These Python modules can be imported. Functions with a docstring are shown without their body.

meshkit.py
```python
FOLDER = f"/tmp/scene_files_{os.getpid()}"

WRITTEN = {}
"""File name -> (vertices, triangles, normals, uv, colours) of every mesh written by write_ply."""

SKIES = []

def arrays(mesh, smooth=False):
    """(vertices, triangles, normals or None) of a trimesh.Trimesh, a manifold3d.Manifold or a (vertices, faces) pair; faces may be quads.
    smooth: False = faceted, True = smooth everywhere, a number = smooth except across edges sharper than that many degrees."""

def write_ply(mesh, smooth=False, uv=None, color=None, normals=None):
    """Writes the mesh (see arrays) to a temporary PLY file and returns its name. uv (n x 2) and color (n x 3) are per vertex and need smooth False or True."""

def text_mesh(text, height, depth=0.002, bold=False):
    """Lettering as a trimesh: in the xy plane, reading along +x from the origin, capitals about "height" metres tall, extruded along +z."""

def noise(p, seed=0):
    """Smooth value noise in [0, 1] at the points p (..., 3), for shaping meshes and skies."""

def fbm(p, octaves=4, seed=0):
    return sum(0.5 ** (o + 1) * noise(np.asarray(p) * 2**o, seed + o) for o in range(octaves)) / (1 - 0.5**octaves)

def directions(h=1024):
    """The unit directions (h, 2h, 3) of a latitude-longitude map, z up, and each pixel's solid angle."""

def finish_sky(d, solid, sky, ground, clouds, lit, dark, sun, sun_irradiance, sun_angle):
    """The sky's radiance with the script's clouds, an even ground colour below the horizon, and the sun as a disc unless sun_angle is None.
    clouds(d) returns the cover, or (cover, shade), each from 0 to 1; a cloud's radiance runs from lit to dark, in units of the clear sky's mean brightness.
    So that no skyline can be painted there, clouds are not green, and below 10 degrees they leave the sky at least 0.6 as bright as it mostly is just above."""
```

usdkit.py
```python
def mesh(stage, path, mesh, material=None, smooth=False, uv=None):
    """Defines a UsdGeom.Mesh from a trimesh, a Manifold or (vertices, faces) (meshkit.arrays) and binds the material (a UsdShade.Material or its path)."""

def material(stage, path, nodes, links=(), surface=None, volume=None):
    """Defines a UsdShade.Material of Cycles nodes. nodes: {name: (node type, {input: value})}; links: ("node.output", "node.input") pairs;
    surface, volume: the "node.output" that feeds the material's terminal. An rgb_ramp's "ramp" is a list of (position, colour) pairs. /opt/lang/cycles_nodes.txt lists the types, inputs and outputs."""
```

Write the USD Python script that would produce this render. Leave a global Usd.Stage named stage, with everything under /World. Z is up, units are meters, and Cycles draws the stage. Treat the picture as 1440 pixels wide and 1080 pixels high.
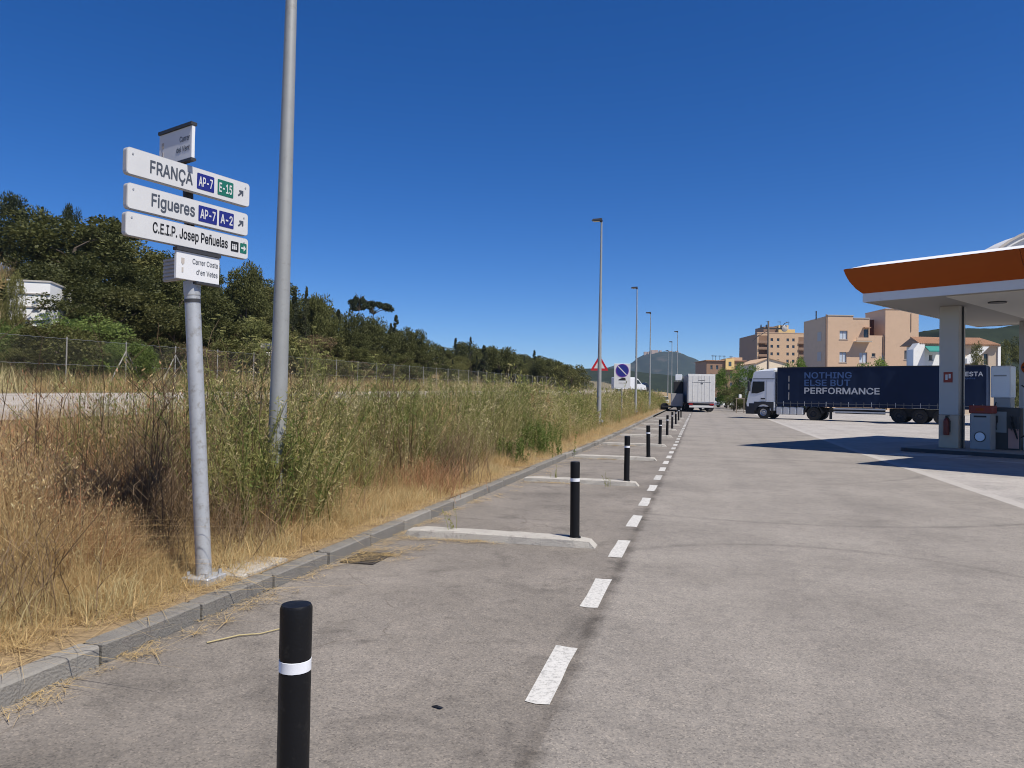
import math, numpy as np, trimesh, shapely.geometry as sg, shapely.affinity as sa
import usdkit, meshkit
from pxr import Usd, UsdGeom, UsdLux, UsdShade, Gf, Sdf, Vt
PI = math.pi
stage = Usd.Stage.CreateInMemory()
UsdGeom.SetStageUpAxis(stage, 'Z'); UsdGeom.SetStageMetersPerUnit(stage, 1.0)
world = UsdGeom.Xform.Define(stage, '/World'); stage.SetDefaultPrim(world.GetPrim())
UsdGeom.Scope.Define(stage, '/World/Looks')

# ------------------------------------------------------------------ camera, sky, sun, exposure
YAW, PITCH, ROLL, EYE, FPX = .249, .0168, .016, 1.766, 1040.0
EXPOSURE = .45
SUN_H = np.array([.875, -.485]); SUN_H /= np.linalg.norm(SUN_H)
SUN_EL = math.radians(58)
SUN = np.array([SUN_H[0]*math.cos(SUN_EL), SUN_H[1]*math.cos(SUN_EL), math.sin(SUN_EL)])
HAZE = .0001
SUN_POWER, SKY_POWER = 1.2, .082

def mat4(x, y, z, t):
    return Gf.Matrix4d(*[float(a) for a in (*x, 0, *y, 0, *z, 0, *t, 1)])
_f = np.array([-math.sin(YAW)*math.cos(PITCH), math.cos(YAW)*math.cos(PITCH), math.sin(PITCH)])
_r = np.array([math.cos(YAW), math.sin(YAW), 0]); _u = np.cross(_r, _f)
_r, _u = _r*math.cos(ROLL)+_u*math.sin(ROLL), -_r*math.sin(ROLL)+_u*math.cos(ROLL)
cam = UsdGeom.Camera.Define(stage, '/World/camera')
cam.CreateHorizontalApertureAttr(36.0); cam.CreateVerticalApertureAttr(27.0); cam.CreateFocalLengthAttr(36.0*FPX/1440)
cam.CreateClippingRangeAttr(Gf.Vec2f(.05, 20000)); cam.CreateFStopAttr(0); cam.CreateExposureAttr(EXPOSURE)
cam.AddTransformOp().Set(mat4(_r, _u, -_f, (0, 0, EYE)))

sky = UsdLux.DomeLight.Define(stage, '/World/sky')
skym = usdkit.material(stage, '/World/Looks/sky_look', {
    's': ('sky_texture', {'sky_type': 'single_scattering', 'sun_disc': False, 'sun_elevation': SUN_EL, 'sun_rotation': math.atan2(SUN[0], SUN[1]),
                          'altitude': 200.0, 'air_density': .8, 'aerosol_density': 0.0, 'ozone_density': 8.0}),
    'h': ('hsv', {'saturation': 1.25, 'hue': .51}),
    'b': ('background_shader', {'strength': SKY_POWER})}, [('s.color', 'h.color'), ('h.color', 'b.color')], surface='b.background')
UsdShade.MaterialBindingAPI.Apply(sky.GetPrim()).Bind(skym)
sky.GetPrim().SetCustomDataByKey('kind', 'structure')
sun = UsdLux.DistantLight.Define(stage, '/World/sun')
sun.CreateNormalizeAttr(True); sun.CreateIntensityAttr(SUN_POWER); sun.CreateAngleAttr(.53); sun.CreateColorAttr(Gf.Vec3f(1, .95, .87))
_sx = np.cross([0, 0, 1], SUN); _sx /= np.linalg.norm(_sx)
sun.AddTransformOp().Set(mat4(_sx, np.cross(SUN, _sx), SUN, (0, 0, 50)))

# ------------------------------------------------------------------ helpers
EYEP = np.array([0, 0, EYE])
def ray(px, py): return _f + _r*(px-720)/FPX - _u*(py-540)/FPX
def at(px, py, d): return EYEP + ray(px, py)*d          # point at depth d seen at that place of the photograph
def pix(P):
    q = np.asarray(P, float)-EYEP; d = q@_f
    return 720+FPX*(q@_r)/d, 540-FPX*(q@_u)/d, d
used = {}
def numbered(parent, name):
    k = f'{parent}/{name}'; n = used.get(k, 0); used[k] = n+1
    return k if n == 0 else f'{k}_{n:03d}'
def tag(p, label=None, cat=None, group=None, kind=None):
    p = p.GetPrim() if hasattr(p, 'GetPrim') else p
    for k, v in (('label', label), ('category', cat), ('group', group), ('kind', kind)):
        if v: p.SetCustomDataByKey(k, v)
    return p
def place(x, loc, rotz=0, scale=None, tilt=None):
    x.AddTranslateOp().Set(Gf.Vec3d(*[float(a) for a in loc]))
    if rotz: x.AddRotateZOp().Set(float(math.degrees(rotz)))
    if tilt: x.AddRotateXYZOp(opSuffix='tilt').Set(Gf.Vec3f(*[float(math.degrees(a)) for a in tilt]))
    if scale is not None: x.AddScaleOp().Set(Gf.Vec3f(*([float(scale)]*3 if np.ndim(scale) == 0 else [float(a) for a in scale])))
def thing(name, label, cat, loc=(0, 0, 0), rotz=0, group=None, kind=None, scale=None, tilt=None):
    x = UsdGeom.Xform.Define(stage, numbered('/World', name)); place(x, loc, rotz, scale, tilt)
    return tag(x, label, cat, group, kind)
def part(parent, name, mb, m, smooth=False, label=None, kind=None):
    path = numbered(str(parent.GetPath()) if parent is not None else '/World', name)
    g = mb.get() if isinstance(mb, MB) else mb
    return tag(usdkit.mesh(stage, path, g, m, smooth), label, None, None, kind)
def struct(name, mb, m, smooth=False):
    return part(None, name, mb, m, smooth, kind='structure')
def solo(name, mb, m, label, cat, group=None, smooth=False):
    return tag(part(None, name, mb, m, smooth), label, cat, group)
class MB:
    def __init__(s): s.v, s.f, s.n = [], [], 0
    def raw(s, v, f):
        v = np.asarray(v, float); f = np.asarray(f, int)
        if f.shape[1] == 4: f = np.vstack([f[:, [0, 1, 2]], f[:, [0, 2, 3]]])
        s.v.append(v); s.f.append(f+s.n); s.n += len(v); return s
    def tm(s, m, M=None):
        v = np.asarray(m.vertices)
        if M is not None: v = v@np.asarray(M)[:3, :3].T+np.asarray(M)[:3, 3]
        return s.raw(v, m.faces)
    def box(s, x0, x1, y0, y1, z0, z1, c=0):
        if c <= 0:
            v = [(x, y, z) for x in (x0, x1) for y in (y0, y1) for z in (z0, z1)]
            return s.raw(v, [(0, 1, 3, 2), (4, 6, 7, 5), (0, 4, 5, 1), (2, 3, 7, 6), (0, 2, 6, 4), (1, 5, 7, 3)])
        p = []
        for x, dx in ((x0, c), (x1, -c)):
            for y, dy in ((y0, c), (y1, -c)):
                for z, dz in ((z0, c), (z1, -c)):
                    p += [(x, y+dy, z+dz), (x+dx, y, z+dz), (x+dx, y+dy, z)]
        return s.tm(trimesh.convex.convex_hull(np.array(p)))
    def hull(s, p): return s.tm(trimesh.convex.convex_hull(np.array(p, float)))
    def tube(s, pts, r, n=8, cap=True):
        p = np.asarray(pts, float); r = np.broadcast_to(np.asarray(r, float), (len(p),))
        t = np.gradient(p, axis=0); t /= np.linalg.norm(t, axis=1, keepdims=True)+1e-12
        ref = np.array([0, 0, 1.]) if abs(t[0, 2]) < .9 else np.array([1., 0, 0])
        a = np.cross(t, ref); a /= np.linalg.norm(a, axis=1, keepdims=True)+1e-12; b = np.cross(t, a)
        an = np.arange(n)*2*PI/n
        v = p[:, None]+r[:, None, None]*(np.cos(an)[None, :, None]*a[:, None]+np.sin(an)[None, :, None]*b[:, None])
        v = v.reshape(-1, 3); i, j = np.meshgrid(np.arange(len(p)-1), np.arange(n), indexing='ij')
        q = np.stack([i*n+j, (i+1)*n+j, (i+1)*n+(j+1) % n, i*n+(j+1) % n], -1).reshape(-1, 4)
        f = np.vstack([q[:, [0, 1, 2]], q[:, [0, 2, 3]]])
        if cap:
            v = np.vstack([v, p[0], p[-1]]); m = len(p)*n; L = (len(p)-1)*n
            f = np.vstack([f, [(m, k, (k+1) % n) for k in range(n)], [(m+1, L+(k+1) % n, L+k) for k in range(n)]])
        return s.raw(v, f)
    def lathe(s, prof, n=24, c=(0, 0, 0), axis='z'):
        prof = np.asarray(prof, float); an = np.arange(n)*2*PI/n
        v = np.stack([prof[:, :1]*np.cos(an), prof[:, :1]*np.sin(an), np.broadcast_to(prof[:, 1:2], (len(prof), n))], -1).reshape(-1, 3)
        i, j = np.meshgrid(np.arange(len(prof)-1), np.arange(n), indexing='ij')
        q = np.stack([i*n+j, i*n+(j+1) % n, (i+1)*n+(j+1) % n, (i+1)*n+j], -1).reshape(-1, 4)
        if axis == 'y': v = v[:, [0, 2, 1]]*[1, 1, 1]; q = q[:, ::-1]
        if axis == 'x': v = v[:, [2, 1, 0]]; q = q[:, ::-1]
        return s.raw(v+np.asarray(c, float), q)
    def prism(s, poly, y0, y1):
        """poly in x, z; from y0 to y1"""
        pg = poly if hasattr(poly, 'exterior') else sg.Polygon(poly)
        m = trimesh.creation.extrude_polygon(pg, y1-y0, engine='earcut'); v = np.asarray(m.vertices)
        return s.raw(np.stack([v[:, 0], y1-v[:, 2], v[:, 1]], 1), m.faces)
    def flat(s, poly, z0, z1):
        pg = poly if hasattr(poly, 'exterior') else sg.Polygon(poly)
        return s.tm(trimesh.creation.extrude_polygon(pg, z1-z0, engine='earcut'), np.array([[1, 0, 0, 0], [0, 1, 0, 0], [0, 0, 1, z0], [0, 0, 0, 1.]]))
    def text(s, txt, h, x, z, y, depth=.003, bold=False, sx=1.0, center=False, right=False, fit=None):
        """lettering on a face looking to -y, from x at baseline z, proud of y"""
        m = meshkit.text_mesh(txt, h, depth, bold); v = np.asarray(m.vertices).copy(); v[:, 0] *= sx if fit is None else fit/np.ptp(v[:, 0])
        w = v[:, 0].max()-v[:, 0].min()
        x -= w/2 if center else (w if right else 0)
        return s.raw(np.stack([v[:, 0]-v[:, 0].min()+x, y-v[:, 2], v[:, 1]+z], 1), m.faces)
    def get(s): return np.vstack(s.v), np.vstack(s.f)
    def move(s, M):
        M = np.asarray(M, float); s.v = [v@M[:3, :3].T+M[:3, 3] for v in s.v]; return s
def rotz(a): c, s = math.cos(a), math.sin(a); return np.array([[c, -s, 0, 0], [s, c, 0, 0], [0, 0, 1, 0], [0, 0, 0, 1.]])
def grid(xs, ys, fz):
    X, Y = np.meshgrid(xs, ys); v = np.stack([X, Y, fz(X, Y)], -1).reshape(-1, 3)
    i, j = np.meshgrid(np.arange(len(ys)-1), np.arange(len(xs)-1), indexing='ij'); n = len(xs)
    return v, np.stack([i*n+j, i*n+j+1, (i+1)*n+j+1, (i+1)*n+j], -1).reshape(-1, 4)

# ------------------------------------------------------------------ materials
LK = '/World/Looks/'
def simple(name, col, rough=.6, var=.18, scale=3.0, metallic=0, bump=0, bscale=40, spec=.4, dirt=None, dirt_at=(.55, .75)):
    n = {'g': ('geometry', {}), 'n': ('noise_texture', {'scale': scale, 'detail': 5, 'roughness': .65}),
         'm': ('mix_color', {'blend_type': 'mix', 'a': np.array(col)*(1-var), 'b': np.minimum(np.array(col)*(1+var), .9)}),
         'p': ('principled_bsdf', {'roughness': rough, 'metallic': metallic, 'specular_ior_level': spec})}
    l = [('g.position', 'n.vector'), ('n.fac', 'm.fac')]; out = 'm.result'
    if dirt is not None:
        n['dn'] = ('noise_texture', {'scale': scale*2.3, 'detail': 6, 'roughness': .7}); n['dr'] = ('map_range', {'from_min': dirt_at[0], 'from_max': dirt_at[1], 'clamp': True})
        n['dm'] = ('mix_color', {'b': dirt}); l += [('g.position', 'dn.vector'), ('dn.fac', 'dr.value'), ('dr.result', 'dm.fac'), (out, 'dm.a')]; out = 'dm.result'
    l.append((out, 'p.base_color'))
    if bump:
        n['bn'] = ('noise_texture', {'scale': bscale, 'detail': 4}); n['b'] = ('bump', {'strength': bump, 'distance': .02}); l += [('g.position', 'bn.vector'), ('bn.fac', 'b.height'), ('b.normal', 'p.normal')]
    return usdkit.material(stage, LK+name, n, l, surface='p.BSDF')
def foliage(name, dark, mid, light, trans=.35, rough=.6, tip=None):
    """leaf by leaf colour by island, plant by plant by instance"""
    n = {'g': ('geometry', {}), 'o': ('object_info', {}), 'r': ('rgb_ramp', {'ramp': [(0, dark), (.5, mid), (1, light)]}),
         'a': ('math', {'math_type': 'multiply', 'value2': .72}), 'b': ('math', {'math_type': 'multiply_add', 'value2': .28}),
         'd': ('principled_bsdf', {'roughness': rough, 'specular_ior_level': .25}), 't': ('translucent_bsdf', {}), 'x': ('mix_closure', {'fac': trans})}
    l = [('g.random_per_island', 'a.value1'), ('o.random', 'b.value1'), ('a.value', 'b.value3'), ('b.value', 'r.fac'), ('r.color', 'd.base_color'), ('r.color', 't.color'), ('d.BSDF', 'x.closure1'), ('t.BSDF', 'x.closure2')]
    return usdkit.material(stage, LK+name, n, l, surface='x.closure')

def asphalt(name, base, warm, arcs=(), seam=None, stain=.5):
    n = {'g': ('geometry', {}), 'v': ('voronoi_texture', {'scale': 95.0}), 'sc': ('separate_color', {}),
         'st': ('rgb_ramp', {'ramp': [(0, (.45, .45, .46)), (.12, (.72, .72, .72)), (.5, (1, 1, 1)), (.85, (1.12, 1.1, 1.06)), (1, (1.5, 1.46, 1.4))]}),
         'n1': ('noise_texture', {'scale': .55, 'detail': 6, 'roughness': .62}), 'r1': ('rgb_ramp', {'ramp': [(.28, np.array(base)*.78), (.5, base), (.72, warm)]}),
         'n2': ('noise_texture', {'scale': 7.0, 'detail': 8, 'roughness': .75}), 'r2': ('rgb_ramp', {'ramp': [(.25, (.74, .74, .75)), (.5, (1, 1, 1)), (.8, (1.12, 1.1, 1.08))]}),
         'n3': ('noise_texture', {'scale': 1.7, 'detail': 7, 'roughness': .7, 'distortion': .6}), 'r3': ('rgb_ramp', {'ramp': [(0, (1, 1, 1)), (.52, (1, 1, 1)), (.72, (1-stain*.5,)*3)]}),
         'n4': ('noise_texture', {'scale': 26.0, 'detail': 3, 'roughness': .6}), 'r4': ('rgb_ramp', {'ramp': [(0, (1, 1, 1)), (.68, (1, 1, 1)), (.74, (.45, .44, .43)), (1, (.35, .34, .33))]}),
         'm1': ('mix_color', {'blend_type': 'multiply', 'fac': .7, 'use_clamp_result': False}), 'm2': ('mix_color', {'blend_type': 'multiply', 'fac': 1.0}), 'm3': ('mix_color', {'blend_type': 'multiply', 'fac': 1.0}), 'm4': ('mix_color', {'blend_type': 'multiply', 'fac': .32}),
         'bn': ('noise_texture', {'scale': 70.0, 'detail': 4, 'roughness': .8}), 'b': ('bump', {'strength': .55, 'distance': .012}),
         'p': ('principled_bsdf', {'roughness': .88, 'specular_ior_level': .3})}
    l = [('g.position', f'{k}.vector') for k in ('v', 'n1', 'n2', 'n3', 'n4', 'bn')]
    l += [('v.color', 'sc.color'), ('sc.r', 'st.fac'), ('n1.fac', 'r1.fac'), ('n2.fac', 'r2.fac'), ('n3.fac', 'r3.fac'), ('n4.fac', 'r4.fac'), ('r1.color', 'm1.a'), ('st.color', 'm1.b'), ('m1.result', 'm2.a'), ('r2.color', 'm2.b'),
          ('m2.result', 'm3.a'), ('r3.color', 'm3.b'), ('m3.result', 'm4.a'), ('r4.color', 'm4.b'), ('bn.fac', 'b.height'), ('b.normal', 'p.normal')]
    out = 'm4.result'
    for k, (cx, cy, R, w, s, x0, x1) in enumerate(arcs):                 # rubber left by turning tyres
        n[f'ad{k}'] = ('vector_math', {'math_type': 'distance', 'vector2': (cx, cy, 0)}); n[f'as{k}'] = ('math', {'math_type': 'subtract', 'value2': R}); n[f'aa{k}'] = ('math', {'math_type': 'absolute'})
        n[f'am{k}'] = ('map_range', {'from_min': w, 'from_max': w*.25, 'clamp': True}); n[f'an{k}'] = ('math', {'math_type': 'multiply', 'use_clamp': True})
        n[f'ax{k}'] = ('separate_xyz', {}); n[f'aw{k}'] = ('map_range', {'from_min': x0, 'from_max': x1, 'to_min': 0, 'to_max': s*1.6, 'clamp': True}); n[f'ay{k}'] = ('math', {'math_type': 'multiply', 'use_clamp': True})
        n[f'ac{k}'] = ('mix_color', {'blend_type': 'multiply', 'b': (.5, .5, .5)})
        l += [('g.position', f'ad{k}.vector1'), (f'ad{k}.value', f'as{k}.value1'), (f'as{k}.value', f'aa{k}.value1'), (f'aa{k}.value', f'am{k}.value'), (f'am{k}.result', f'an{k}.value1'), ('n3.fac', f'an{k}.value2'),
              ('g.position', f'ax{k}.vector'), (f'ax{k}.y', f'aw{k}.value'), (f'aw{k}.result', f'ay{k}.value1'), (f'an{k}.value', f'ay{k}.value2'), (f'ay{k}.value', f'ac{k}.fac'), (out, f'ac{k}.a')]
        out = f'ac{k}.result'
    if seam is not None:                                                 # dark tarred joint along the lane edge
        n['sx'] = ('separate_xyz', {}); n['sj'] = ('math', {'math_type': 'multiply_add', 'value2': .16, 'value3': -.08}); n['sa'] = ('math', {'math_type': 'add'}); n['sb'] = ('math', {'math_type': 'subtract', 'value2': seam}); n['sd'] = ('math', {'math_type': 'absolute'})
        n['sm'] = ('map_range', {'from_min': .07, 'from_max': .01, 'clamp': True}); n['sk'] = ('math', {'math_type': 'multiply', 'use_clamp': True}); n['sn'] = ('map_range', {'from_min': .36, 'from_max': .6, 'clamp': True}); n['sc2'] = ('mix_color', {'blend_type': 'multiply', 'b': (.6, .59, .58)})
        l += [('g.position', 'sx.vector'), ('n2.fac', 'sj.value1'), ('sj.value', 'sa.value1'), ('sx.x', 'sa.value2'), ('sa.value', 'sb.value1'), ('sb.value', 'sd.value1'), ('sd.value', 'sm.value'), ('sm.result', 'sk.value1'), ('n3.fac', 'sn.value'), ('sn.result', 'sk.value2'), ('sk.value', 'sc2.fac'), (out, 'sc2.a')]
        out = 'sc2.result'
    # hairline cracks and faint wheel paths along the lane
    n['cv'] = ('voronoi_texture', {'feature': 'distance_to_edge', 'scale': .42}); n['cd'] = ('noise_texture', {'scale': 2.2, 'detail': 5}); n['ck'] = ('mix_color', {'blend_type': 'linear_light', 'fac': .16, 'use_clamp': False, 'use_clamp_result': False}); n['cm'] = ('map_range', {'from_min': .0045, 'from_max': .0015, 'clamp': True}); n['cn'] = ('map_range', {'from_min': .52, 'from_max': .6, 'clamp': True}); n['cx'] = ('math', {'math_type': 'multiply'}); n['cc'] = ('mix_color', {'blend_type': 'multiply', 'b': (.72, .70, .68) if seam != -.76 else (.9, .9, .9)})
    l += [('g.position', 'cd.vector'), ('g.position', 'ck.a'), ('cd.color', 'ck.b'), ('ck.result', 'cv.vector'), ('cv.distance', 'cm.value'), ('n1.fac', 'cn.value'), ('cm.result', 'cx.value1'), ('cn.result', 'cx.value2'), ('cx.value', 'cc.fac'), (out, 'cc.a')]; out = 'cc.result'
    n['wx'] = ('separate_xyz', {}); n['wp'] = ('math', {'math_type': 'pingpong', 'value2': .85}); n['wm'] = ('map_range', {'range_type': 'smoothstep', 'from_min': .55, 'from_max': .85, 'to_min': 0, 'to_max': .75}); n['wn'] = ('math', {'math_type': 'multiply', 'use_clamp': True}); n['wc'] = ('mix_color', {'blend_type': 'multiply', 'b': (.86, .86, .865)})
    l += [('g.position', 'wx.vector'), ('wx.x', 'wp.value1'), ('wp.value', 'wm.value'), ('wm.result', 'wn.value1'), ('n3.fac', 'wn.value2'), ('wn.value', 'wc.fac'), (out, 'wc.a')]; out = 'wc.result'
    l.append((out, 'p.base_color'))
    return usdkit.material(stage, LK+name, n, l, surface='p.BSDF')
def worn_paint(name, col=(.56, .545, .51), wear=.49):
    n = {'g': ('geometry', {}), 'n': ('noise_texture', {'scale': 30, 'detail': 8, 'roughness': .8}), 'r': ('rgb_ramp', {'ramp': [(0, col), (wear, col), (wear+.1, np.array(col)*.62), (1, (.2, .19, .18))]}),
         'n2': ('noise_texture', {'scale': 3, 'detail': 4}), 'm': ('mix_color', {'blend_type': 'multiply', 'b': (.8, .79, .77)}), 'p': ('principled_bsdf', {'roughness': .75})}
    return usdkit.material(stage, LK+name, n, [('g.position', 'n.vector'), ('n.fac', 'r.fac'), ('g.position', 'n2.vector'), ('n2.fac', 'm.fac'), ('r.color', 'm.a'), ('m.result', 'p.base_color')], surface='p.BSDF')
def glass(name, tint=(.02, .025, .03)):
    return usdkit.material(stage, LK+name, {'p': ('principled_bsdf', {'base_color': tint, 'roughness': .06, 'specular_ior_level': .6})}, [], surface='p.BSDF')

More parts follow.
